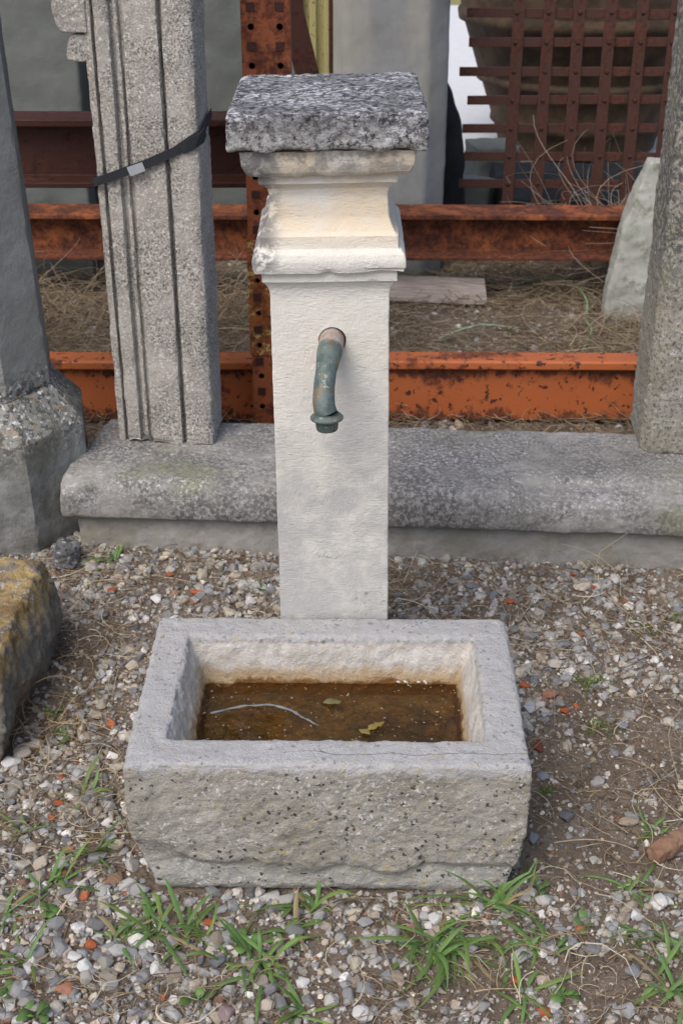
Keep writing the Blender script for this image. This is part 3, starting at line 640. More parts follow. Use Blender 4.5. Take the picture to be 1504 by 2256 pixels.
# ------------------------------------------------------------------ octagonal pillar, left edge
def build_oct():
    t = empty('octagonal_pillar', (-.875, 3.0, 0), label='grey-green octagonal stone pillar on a lichen-spotted flared base at the left edge', cat='pillar')
    t.rotation_euler = (R(0), R(-1.6), R(10))
    k = 1 / math.cos(math.pi / 8); a0 = math.pi / 8
    def crisp(pr, seed, big_, fine_):
        P = []
        for (r0, z0), (r1, z1) in zip(pr[:-1], pr[1:]):
            m = max(1, int(math.hypot(r1 - r0, z1 - z0) / .008 + .5)); P += [(r0 + (r1 - r0) * i / m, z0 + (z1 - z0) * i / m) for i in range(m)]
        P.append(pr[-1]); V, Q = ringquads([[(*(q_ * r), z) for q_ in unit] for r, z in P]); n = vnorm(V, Q); sm = smooth_v(V, Q, 4); cv_ = np.clip(((V - sm) * n).sum(1), 0, .006)
        return V + n * (big_ * fbm(V, 4, 3, seed=seed) + fine_ * fbm(V, 34, 3, seed=seed + 1) - cv_ * 1.6 * sstep(.05, .5, fbm(V, 16, 3, seed=seed + 2)))[:, None], Q
    unit = perim([(p[0], p[1]) for p in ngon(k, 0, 8, a0)], .035)
    V, Q = crisp([(.222, -.02), (.229, .03), (.231, .288), (.226, .296), (.168, .374), (.150, .378)], 90, .003, .0016); me = fastmesh('base', V, Q, M['oct'], True); me.set_sharp_from_angle(angle=R(24))
    link('base', me, t, label='flared octagonal base with orange lichen')
    V, Q = crisp([(.150, .365), (.164, .376), (.160, 1.9)], 95, .0022, .0008); me = fastmesh('shaft', V, Q, M['oct'], True); me.set_sharp_from_angle(angle=R(24)); link('shaft', me, t)
build_oct()

# ------------------------------------------------------------------ rocks near the camera's left
V, Fc = rings([[(-1.02, 1.86, -.02), (-.655, 1.97, -.02), (-.625, 2.40, -.02), (-.98, 2.50, -.02)], [(-1.02, 1.84, .10), (-.620, 1.95, .10), (-.605, 2.42, .09), (-1.0, 2.50, .10)], [(-1.0, 1.92, .20), (-.650, 2.02, .205), (-.635, 2.40, .215), (-1.0, 2.46, .21)]])
V, Q = voxel(V, Fc, .0055); V = weather(V, Q, [(5, .014, 3), (18, .008, 4), (60, .003, 3)], 100, 2, 1.2)
link('lichen_boulder', fastmesh('lichen_boulder', V, Q, M['rock'], True), label='squarish rock covered in yellow lichen at the left edge', cat='rock')
V, Fc = rings([ngon(.03, -.01, 9, .2), ngon(.038, .018, 9, .4), ngon(.034, .05, 9, .1), ngon(.016, .068, 9, .3)]); V, Q = voxel(V, Fc, .003)
V = weather(V, Q, [(25, .010, 3), (90, .003, 2)], 110, 2)
link('dark_rock', fastmesh('dark_rock', V, Q, M['darkrock'], True), None, (-.664, 2.735, 0), label='rough dark grey rock beside the left end of the threshold', cat='rock')

# ------------------------------------------------------------------ steel rack: beams and upright
def beam(name, prof, x0, x1, loc, rz, mat, **kw):
    V, Fc = extrude_x(prof, x0, x1, 60); V[:, 1] += .0015 * np.sin(V[:, 0] * 3.1); V[:, 2] += .001 * np.sin(V[:, 0] * 4.3 + 1)
    return V, Fc
def bevelled(me, wdt=.002):
    bm = bmesh.new(); bm.from_mesh(me); bmesh.ops.recalc_face_normals(bm, faces=bm.faces)
    ed = [e for e in bm.edges if len(e.link_faces) == 2 and e.calc_face_angle(0) > .6]
    bmesh.ops.bevel(bm, geom=ed, offset=wdt, segments=2, affect='EDGES', profile=.5); bm.to_mesh(me); bm.free(); return me
step_prof = [(.0, 0), (.05, 0), (.05, .196), (-.020, .196), (-.026, .191), (-.026, .172), (-.020, .167), (.0, .165)]
V, Fc = beam('b', step_prof, -1.9, 1.7, 0, 0, 0)
link('steel_beam', bevelled(pydata('steel_beam', V, Fc, M['orange']), .0015), None, (0, 3.56, .018), (0, 0, R(-.3)), label='long bright orange steel beam lying low just behind the threshold', cat='beam')
i_prof = [(-.075, 0), (.075, 0), (.075, .014), (.006, .020), (.006, .142), (.075, .150), (.075, .168), (-.075, .168), (-.075, .150), (-.006, .142), (-.006, .020), (-.075, .014)]
V, Fc = beam('b', i_prof, -2.1, 1.9, 0, 0, 0)
link('steel_beam', bevelled(pydata('steel_beam', V, Fc, M['rustbeam']), .003), None, (0, 4.70, .178), (0, 0, R(-.5)), label='rusty orange I-section beam raised off the ground, farther back than the bright one', cat='beam')
i2 = [(y * .8, z * 1.10) for y, z in i_prof]
V, Fc = beam('b', i2, -2.0, -.16, 0, 0, 0)
link('steel_beam', bevelled(pydata('steel_beam', V, Fc, M['brown']), .003), None, (0, 3.66, .700), (0, 0, 0), label='dark brown steel beam high up on the left, ending at the perforated upright', cat='beam')
for x in (-1.75, 1.55):   # blocks that carry the raised beam
    V, Fc = box(x - .12, x + .12, 4.58, 4.82, -.01, .178); V, Q = voxel(V, Fc, .012); V = weather(V, Q, [(9, .006, 2)], 5, 1)
    link('support_block', fastmesh('support_block', V, Q, M['backpost'], True), label='rough stone block under the %s end of the raised rusty beam' % ('left' if x < 0 else 'right'), cat='block')

def perforated(width, z0, z1, cols, rows, r, th, top=None):
    """flat plate in x,z with real round holes, front at y=0, thickness th"""
    xs = [-width / 2] + [(cols[i] + cols[i + 1]) / 2 for i in range(len(cols) - 1)] + [width / 2]
    zs = [z0] + [(rows[i] + rows[i + 1]) / 2 for i in range(len(rows) - 1)] + [z1]
    bm = bmesh.new()
    for ci, cx in enumerate(cols):
        for ri, cz in enumerate(rows):
            x0, x1, a0, a1 = xs[ci], xs[ci + 1], zs[ri], zs[ri + 1]; n = 16
            corner = [bm.verts.new((x1, 0, a1)), bm.verts.new((x0, 0, a1)), bm.verts.new((x0, 0, a0)), bm.verts.new((x1, 0, a0))]
            hole = [bm.verts.new((cx + r * math.cos(math.pi / 4 + 2 * math.pi * i / n), 0, cz + r * math.sin(math.pi / 4 + 2 * math.pi * i / n))) for i in range(n)]
            for q in range(4):
                hs = [hole[(q * 4 + i) % n] for i in range(5)]
                bm.faces.new([corner[q], corner[(q + 1) % 4]] + hs[::-1])
    bmesh.ops.remove_doubles(bm, verts=bm.verts, dist=1e-5); bmesh.ops.recalc_face_normals(bm, faces=bm.faces)
    ret = bmesh.ops.extrude_face_region(bm, geom=bm.faces[:])
    for v in ret['geom']:
        if isinstance(v, bmesh.types.BMVert): v.co.y += th
    bmesh.ops.recalc_face_normals(bm, faces=bm.faces); me = bpy.data.meshes.new('plate'); bm.to_mesh(me); bm.free(); return me
UX, UY = -.190, 3.44
up = empty('rack_upright', (UX, UY, 0), label='rusty perforated steel rack upright standing behind the pillar', cat='upright')
rows = [.02 + .0935 * i for i in range(1, 21)]
me = perforated(.122, 0, 2.0, [-.036, .036], rows, .0082, .003); me.materials.append(M['rust']); link('front_plate', me, up)
for sx in (-1, 1):
    V, Fc = box(sx * .061 - .0015 - sx * .0016, sx * .061 + .0015 - sx * .0016, .0035, .085, 0, 2.0); link('side_flange', pydata('side_flange', V, Fc, M['rust']), up)
V, Fc = box(-.059, .059, .082, .084, 0, 2.0); link('back_web', pydata('back_web', V, Fc, M['brown']), up)
pl = perforated(.122, .272, .60, [-.036, .036], [r_ for r_ in rows if .272 < r_ < .60], .0082, .004); pl.materials.append(M['yellow'])
link('splice_plate', pl, up, (-.004, -.0052, 0), label='yellow painted splice plate eaten by rust')
tm = bevelled(pydata('tab', *box(-.011, .011, -.003, .001, -.011, .011), M['brown']), .001)
for z in rows:
    for x in (-.036, .036):
        if z + .047 < 1.98 and not (.24 < z + .047 < .61): link('tab', tm, up, (x, 0, z + .047))
        elif z + .047 < .60: link('tab', tm, up, (x - .004, -.0055, z + .047))

# yellow post and diagonal brace
t = empty('yellow_post', (-.078, 4.25, 0), label='pale yellow steel channel post with rusty edges, just right of the rack upright', cat='post')
pr = [(-.040, 0), (-.022, -.004), (-.020, -.018), (.000, -.018), (.003, 0), (.020, 0), (.024, -.018), (.040, -.018), (.042, .0), (.042, .06), (-.042, .06)]
V, Fc = rings([[(x, y, z) for x, y in pr] for z in np.linspace(0, 2.1, 30)]); link('channel', bevelled(pydata('channel', V, Fc, M['yellowpost']), .002), t)
for x in (-.046, .046): V, Fc = box(x - .006, x + .006, -.022, .058, 0, 2.1); link('edge_strip', pydata('edge_strip', V, Fc, M['brown']), t)
V, Fc = box(-.034, .034, -.003, .003, -.62, .62); o = link('diagonal_brace', pydata('diagonal_brace', V, Fc, M['brown']), None, (-.168, 3.95, 1.22), (0, R(-14), 0), label='dark rusted diagonal brace between the rack upright and yellow post', cat='brace')

# ------------------------------------------------------------------ stone slabs behind
def slab(name, x0, x1, y, th, h, lean, mat, seed, vox=.02, **kw):
    V, Fc = box(x0, x1, 0, th, -.02, h); V, Q = voxel(V, Fc, vox); V = weather(V, Q, [(2.2, .008, 3), (9, .007, 3)], seed, 1, .6)
    return link(name, fastmesh(name, V, Q, M[mat], True), None, (0, y, 0), (R(-lean), 0, 0), **kw)
slab('stone_slab', -2.0, -.955, 4.93, .14, 2.2, 2, 'backslab', 120, label='large smooth grey-green stone slab behind the octagonal pillar', cat='slab')
slab('stone_slab', -1.10, .03, 5.26, .14, 2.2, 1, 'backslab', 125, label='dark grey stone slab between the carved jamb and rack upright', cat='slab')
t = empty('stone_post', (.182, 5.02, 0), label='thick smooth blue-grey stone post standing right of the yellow post', cat='pillar')
base = [(-.225, .05), (-.17, -.03), (.135, -.055), (.215, .02), (.215, .22), (-.225, .22)]
V, Fc = rings([[(x, y, z) for x, y in base] for z in (-.02, 2.2)]); V, Q = voxel(V, Fc, .011); V = weather(V, Q, [(3, .004, 2), (14, .002, 2)], 130, 1, .5)
link('shaft', fastmesh('shaft', V, Q, M['backpost'], True), t)
V, Fc = rings([[(.93, 4.42, -.02), (1.20, 4.40, -.02), (1.22, 4.53, -.02), (.94, 4.55, -.02)], [(.935, 4.42, .12), (1.18, 4.42, .12), (1.19, 4.54, .12), (.945, 4.55, .12)], [(.975, 4.44, .36), (1.14, 4.43, .36), (1.15, 4.54, .36), (.98, 4.55, .36)], [(1.045, 4.46, .575), (1.125, 4.46, .575), (1.13, 4.53, .575), (1.05, 4.54, .575)]])
V, Q = voxel(V, Fc, .007); V = weather(V, Q, [(7, .008, 3), (30, .003, 2)], 140, 1, 1)
link('stone_wedge', fastmesh('stone_wedge', V, Q, M['wedge'], True), label='pale grey-green wedge of rough stone leaning behind the right jamb', cat='stone')
V, Fc = rings([ngon(r, z, 16, 0, .30, 5.75, .6) for r, z in ((.24, -.02), (.25, .1), (.245, .30), (.21, .48), (.14, .64), (.03, .74))]); V, Q = voxel(V, Fc, .014)
V = weather(V, Q, [(4, .02, 3)], 150, 2); link('black_boulder', fastmesh('black_boulder', V, Q, M['blackstone'], True), label='black rounded stone in the gap beside the grey stone post', cat='rock')
for i, (x, y, sx, sy, h, r_, lab) in enumerate(((.74, 6.5, .11, .12, .20, .2, 'pale grey stone block on the ground left of the terracotta pot'), (.62, 6.05, .09, .08, .13, -.4, 'small grey stone block behind the lower left corner of grate'), (.86, 6.35, .05, .07, .10, .7, 'little pale stone block against the foot of the pot'))):
    V, Fc = box(-sx, sx, -sy, sy, -.01, h); V, Q = voxel(V, Fc, .011); V = weather(V, Q, [(10, .008, 3)], 155 + i, 1, 1)
    link('stone_block', fastmesh('stone_block', V, Q, M['wedge' if i == 2 else 'backslab'], True), None, (x, y, 0), (0, 0, r_), label=lab, cat='block')
# ribbed terracotta pot
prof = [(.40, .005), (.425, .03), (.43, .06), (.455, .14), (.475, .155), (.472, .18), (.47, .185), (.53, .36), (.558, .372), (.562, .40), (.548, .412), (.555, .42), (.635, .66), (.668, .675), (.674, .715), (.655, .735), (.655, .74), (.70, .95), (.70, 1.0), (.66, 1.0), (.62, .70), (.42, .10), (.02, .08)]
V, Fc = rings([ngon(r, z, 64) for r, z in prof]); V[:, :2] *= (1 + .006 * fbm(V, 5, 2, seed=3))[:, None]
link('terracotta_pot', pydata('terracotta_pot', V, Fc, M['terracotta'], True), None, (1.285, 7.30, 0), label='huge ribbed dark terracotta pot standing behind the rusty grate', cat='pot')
V, Fc = box(.72, 1.75, 5.62, 6.35, -.02, .14); V, Q = voxel(V, Fc, .02); V = weather(V, Q, [(5, .02, 3)], 158, 1)  # added dark slab in place of the deep shade behind the grate
link('shade_slab', fastmesh('shade_slab', V, Q, M['blackstone'], True), label='added low black slab standing in for the shade on the ground right behind the grate', cat='slab')
# grate of riveted flat bars
gr = empty('iron_grate', (.455, 5.22, 0), label='rusty brown grate of crossed flat bars standing before the terracotta pot', cat='grate'); gr.rotation_euler = (R(-2.0), 0, 0)
GH = 1.45
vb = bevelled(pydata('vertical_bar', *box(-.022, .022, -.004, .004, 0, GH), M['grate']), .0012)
xs = [.208 + .1195 * i for i in range(8)]; zs = [.096 + .107 * i for i in range(12)]
for i, x in enumerate(xs): link('vertical_bar', vb, gr, (x + .004 * rng.normal(), -.006, .0), (0, R(.35 * rng.normal()), 0))
for i, z in enumerate(zs):
    x0 = [.0, .01, -.005, .012, .0, .015, -.02, .012][i % 8] + (.06 if i == 9 else 0)
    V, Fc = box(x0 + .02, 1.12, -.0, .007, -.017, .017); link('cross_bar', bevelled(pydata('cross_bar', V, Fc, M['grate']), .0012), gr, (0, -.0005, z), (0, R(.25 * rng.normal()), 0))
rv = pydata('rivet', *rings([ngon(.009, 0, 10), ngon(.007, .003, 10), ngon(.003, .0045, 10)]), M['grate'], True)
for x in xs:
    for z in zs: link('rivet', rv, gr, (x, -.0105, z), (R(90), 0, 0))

# loose board behind the bright beam
V, Fc = box(-.20, .235, -.012, .012, -.052, .052); V[:, 0] += np.where(V[:, 0] > 0, -.008 * np.sign(V[:, 2]), 0)
link('board', bevelled(pydata('board', V, Fc, M['board']), .002), None, (.300, 4.66, .055), (R(-40), R(1.5), R(-3)), label='short weathered grey wooden board lying between the two orange beams', cat='board')
# green wire
gw = [(.60, 4.73, .02), (.66, 4.79, .03), (.74, 4.83, .05), (.82, 4.82, .05), (.875, 4.76, .05), (.905, 4.65, .04), (.895, 4.52, .04), (.86, 4.43, .02), (.875, 4.36, .03), (.87, 4.28, .03), (.83, 4.19, .02), (.80, 4.10, .01)]
link('green_runner', twig_mesh('green_runner', gw, .0042, .0032, (.24, .36, .20)), label='curling green plant runner on the dry ground by the stone wedge', cat='plant')
gw = [(.335, 4.24, .02), (.40, 4.29, .03), (.48, 4.34, .035), (.55, 4.35, .03), (.62, 4.33, .02)]
link('green_runner', twig_mesh('green_runner', gw, .0045, .0035, (.30, .40, .26)), label='short pale green runner nearer the bright orange beam', cat='plant')

# ------------------------------------------------------------------ gravel
def hull(npts, seed, ang=1.0):
    r_ = np.random.default_rng(seed); bm = bmesh.new(); p = r_.normal(size=(npts, 3)); p /= np.linalg.norm(p, axis=1)[:, None]; p *= (1 - .28 * r_.random((npts, 1)) * ang)
    for v in p: bm.verts.new(v)
    g = bmesh.ops.convex_hull(bm, input=bm.verts); bmesh.ops.delete(bm, geom=[v for v in bm.verts if not v.link_faces], context='VERTS')
    bmesh.ops.triangulate(bm, faces=bm.faces); bm.verts.index_update()
    V = np.array([v.co for v in bm.verts]); T = np.array([[v.index for v in f.verts] for f in bm.faces]); bm.free(); return V, T
HULLS = [hull(n_, 200 + i) for i, n_ in enumerate([12, 14, 16, 18, 20, 22, 26, 26, 30, 30, 16, 18])]
GRIT = [hull(7, 300 + i) for i in range(6)]
HM = []
for V, T in HULLS:      # chamfered version for the stones one can pick out
    me = fastmesh('stone', V, T, M['stone_o']); bm = bmesh.new(); bm.from_mesh(me)
    bmesh.ops.dissolve_limit(bm, angle_limit=R(16), verts=bm.verts, edges=bm.edges)
    bmesh.ops.bevel(bm, geom=bm.edges[:], offset=.09, segments=2, affect='EDGES', profile=.6); bm.to_mesh(me); bm.free()
    me.polygons.foreach_set('use_smooth', [True] * len(me.polygons)); HM.append(me)
PAL = np.array([(.34, .335, .325), (.25, .25, .25), (.43, .42, .395), (.51, .485, .44), (.31, .29, .255), (.39, .335, .265), (.215, .22, .23), (.66, .64, .60), (.47, .41, .325), (.30, .305, .31), (.42, .125, .05), (.24, .14, .095)])
PW = np.array([17, 12, 17, 11, 12, 12, 7, 8, 9, 9, 1.3, 1.5]); PW /= PW.sum()
def blocked(x, y, m=0.):
    b_ = (np.abs(x - TR[0]) < .305 + m) & (np.abs(y - TR[1]) < .20 + m)
    b_ |= (np.abs(x - PX) < .098 + m) & (np.abs(y - PY) < .12 + m)
    c, s = math.cos(-SL_ROT), math.sin(-SL_ROT); lx = c * (x + .646) - s * (y - 2.824); ly = s * (x + .646) + c * (y - 2.824)
    b_ |= (lx > -.005 - m) & (ly > .004 - m) & (ly < .33 + m) & (lx < 2.1)
    b_ |= (x < -.64 + m) & (y > 1.98 - m) & (y < 2.42 + m)
    b_ |= np.hypot(x + .875, y - 3.0) < .225 + m
    return b_
SOIL = [(.42, 1.93, .16, .07), (.52, 1.80, .16, .13), (.62, 2.02, .16, .08), (.13, 1.46, .10, .07), (.36, 1.47, .15, .05), (.46, 1.43, .12, .06), (.38, 1.72, .07, .10), (.66, 2.16, .14, .05), (-.40, 2.66, .14, .04), (.48, 2.70, .35, .03), (-.55, 2.32, .06, .14)]
def density(x, y):
    p = np.stack([x, y, 0 * x], 1); d = .80 + .75 * fbm(p, 4.5, 3, seed=6)
    for cx, cy, rx, ry in SOIL: d -= .75 * np.exp(-((x - cx) / rx) ** 2 - ((y - cy) / ry) ** 2)
    d += .35 * np.exp(-((x + .55) / .25) ** 2) * (y < 2.0)
    d = np.where(y > 3.1, d * .75 - .05, d); return np.clip(d, .14, 1)
def inview(x, y, m):
    zd = y * .883 + .751; return np.abs(x) < 752 / 2872 * zd + m
def scatter(n, size_mu, size_sg, smax, y0, y1, dpow=1):
    x = rng.uniform(-1.7, 1.6, n); y = rng.uniform(y0, y1, n); s = np.minimum(size_mu * np.exp(size_sg * rng.normal(size=n)), smax)
    k = (rng.random(n) < density(x, y) ** dpow) & ~blocked(x, y, 0) & inview(x, y, .30)
    return x[k], y[k], s[k]
def merged(lib, x, y, s, sink, rgb=None):
    n = len(x); which = rng.integers(0, len(lib), n); VV = []; TT = []; CC = []; off = 0; z = ground_z(x, y)
    ax = np.stack([rng.uniform(.8, 1.3, n), rng.uniform(.65, 1.05, n), rng.uniform(.45, .8, n)], 1) * s[:, None]
    pi = rng.choice(len(PAL), n, p=PW); col = PAL[pi] * (1 + .16 * rng.normal(size=(n, 1))) * (1 + .012 * rng.normal(size=(n, 3)))
    col = np.clip(col, .03, .8); a = rng.uniform(0, 6.28, n); tl = rng.normal(size=(n, 2)) * .35
    for h, (V, T) in enumerate(lib):
        k = np.where(which == h)[0]
        if not len(k): continue
        P = V[None] * ax[k][:, None]
        ca, sa = np.cos(tl[k, 0])[:, None], np.sin(tl[k, 0])[:, None]; yy, zz = P[..., 1] * ca - P[..., 2] * sa, P[..., 1] * sa + P[..., 2] * ca
        cb, sb = np.cos(tl[k, 1])[:, None], np.sin(tl[k, 1])[:, None]; xx, zz = P[..., 0] * cb + zz * sb, -P[..., 0] * sb + zz * cb
        cc, sc = np.cos(a[k])[:, None], np.sin(a[k])[:, None]
        P = np.stack([xx * cc - yy * sc + x[k][:, None], xx * sc + yy * cc + y[k][:, None], zz + (z[k] + ax[k, 2] * sink * (1 + .3 * rng.normal(size=len(k))))[:, None]], -1)
        VV.append(P.reshape(-1, 3)); CC.append(np.repeat(col[k], len(V), 0))
        TT.append((T[None] + (off + np.arange(len(k)) * len(V))[:, None, None]).reshape(-1, 3)); off += len(k) * len(V)
    return np.concatenate(VV), np.concatenate(TT), np.concatenate(CC)
# the 300 largest are pieces of their own, the rest one mass
x, y, s = scatter(50000, .0070, .50, .0200, 1.15, 3.4); x2, y2, s2 = scatter(16000, .0078, .45, .020, 3.35, 5.6)
x = np.concatenate([x, x2]); y = np.concatenate([y, y2]); s = np.concatenate([s, s2])
app = s / (y * .883 + .751) * inview(x, y, 0); order = np.argsort(-app); big = order[:300]; rest = order[300:]
zb_ = ground_z(x[big], y[big])
for i, k in enumerate(big):
    o = link('stone', HM[i % len(HM)], ground, (x[k], y[k], zb_[i] + s[k] * .18), (rng.normal() * .3, rng.normal() * .3, rng.random() * 6.28))
    o.scale = (s[k] * rng.uniform(.9, 1.3), s[k] * rng.uniform(.7, 1.0), s[k] * rng.uniform(.5, .8))
    c = PAL[rng.choice(len(PAL), p=PW)] * (1 + .15 * rng.normal()); o.color = (*np.clip(c, .03, .75), 1)
V, T, C_ = merged(HULLS, x[rest], y[rest], s[rest], .30); C_ = C_ * .88 + np.array([.16, .125, .09]) * .12; link('gravel', fastmesh('gravel', V, T, M['stone_v'], False, C_), ground, kind='stuff')
x, y, s = scatter(60000, .0026, .35, .005, 1.15, 3.3, .35); V, T, C_ = merged(GRIT, x, y, s, .3); link('grit', fastmesh('grit', V, T, M['stone_v'], False, C_ * .9), ground, kind='stuff')
x, y, s = scatter(26000, .0042, .35, .008, 1.15, 3.3, .25); V, T, C_ = merged(HULLS[:4], x, y, s, .35); link('small_gravel', fastmesh('small_gravel', V, T, M['stone_v'], False, C_ * np.array([1.02, .97, .90])), ground, kind='stuff')
x, y, s = scatter(50000, .0036, .45, .009, 1.15, 3.3, .1); V, T, C_ = merged(GRIT, x, y, s, .2); g_ = C_.mean(1, keepdims=True); link('soil_crumbs', fastmesh('soil_crumbs', V, T, M['stone_v'], False, np.array([.175, .134, .098]) * (.45 + 1.5 * g_)), ground, kind='stuff')

# straw and rootlets strewn over the soil
def strew(n, y0, y1, lmu, rad, seedcol, zlift, xr=(-1.6, 1.5)):
    x = rng.uniform(*xr, n); y = rng.uniform(y0, y1, n); k = ~blocked(x, y, -.005) & inview(x, y, .3)
    p = np.stack([x, y, 0 * x], 1); k &= rng.random(n) < np.clip(.60 + 1.1 * fbm(p, 3.4, 2, seed=44), .22, 1); x = x[k]; y = y[k]; n = len(x)
    L = lmu * np.exp(.5 * rng.normal(size=n)); base = np.stack([x, y, ground_z(x, y) + rng.uniform(.002, zlift, n)], 1)
    P = arcs(n, 6, base, rng.uniform(0, 6.28, n), L, rng.normal(size=n) * .15 + .12, rng.uniform(0, .25, n), .9)
    P[..., 2] = np.maximum(P[..., 2], ground_z(P[..., 0].ravel(), P[..., 1].ravel()).reshape(P.shape[:2]) + .001)
    hit = blocked(P[..., 0].ravel(), P[..., 1].ravel()).reshape(P.shape[:2]).any(1); P = P[~hit]; n = len(P)
    r_ = (rad * rng.uniform(.6, 1.5, n))[:, None] * np.linspace(1, .5, 6)[None]
    V, Q = tubes(P, r_); c = np.array(seedcol)[rng.integers(0, len(seedcol), n)] * (1 + .2 * rng.normal(size=(n, 1))); return V, Q, np.clip(np.repeat(c, 18, 0), .01, 1)
SC = [(.36, .27, .16), (.27, .195, .12), (.17, .11, .07), (.44, .36, .24), (.12, .075, .05)]
V, Q, C_ = strew(22000, 1.15, 3.3, .034, .0008, SC, .014); link('straw', fastmesh('straw', V, Q, M['straw'], True, C_), ground, kind='stuff')
V, Q, C_ = strew(5200, 1.15, 3.2, .080, .0011, [(.42, .34, .225), (.34, .255, .155), (.25, .175, .11), (.50, .43, .31)], .024); link('straw', fastmesh('straw', V, Q, M['straw'], True, C_), ground, kind='stuff')
V, Q, C_ = strew(34000, 3.3, 5.4, .085, .0011, [(.30, .225, .14), (.22, .16, .10), (.42, .34, .22), (.13, .09, .06)], .04); link('straw', fastmesh('straw', V, Q, M['straw'], True, C_), ground, kind='stuff')

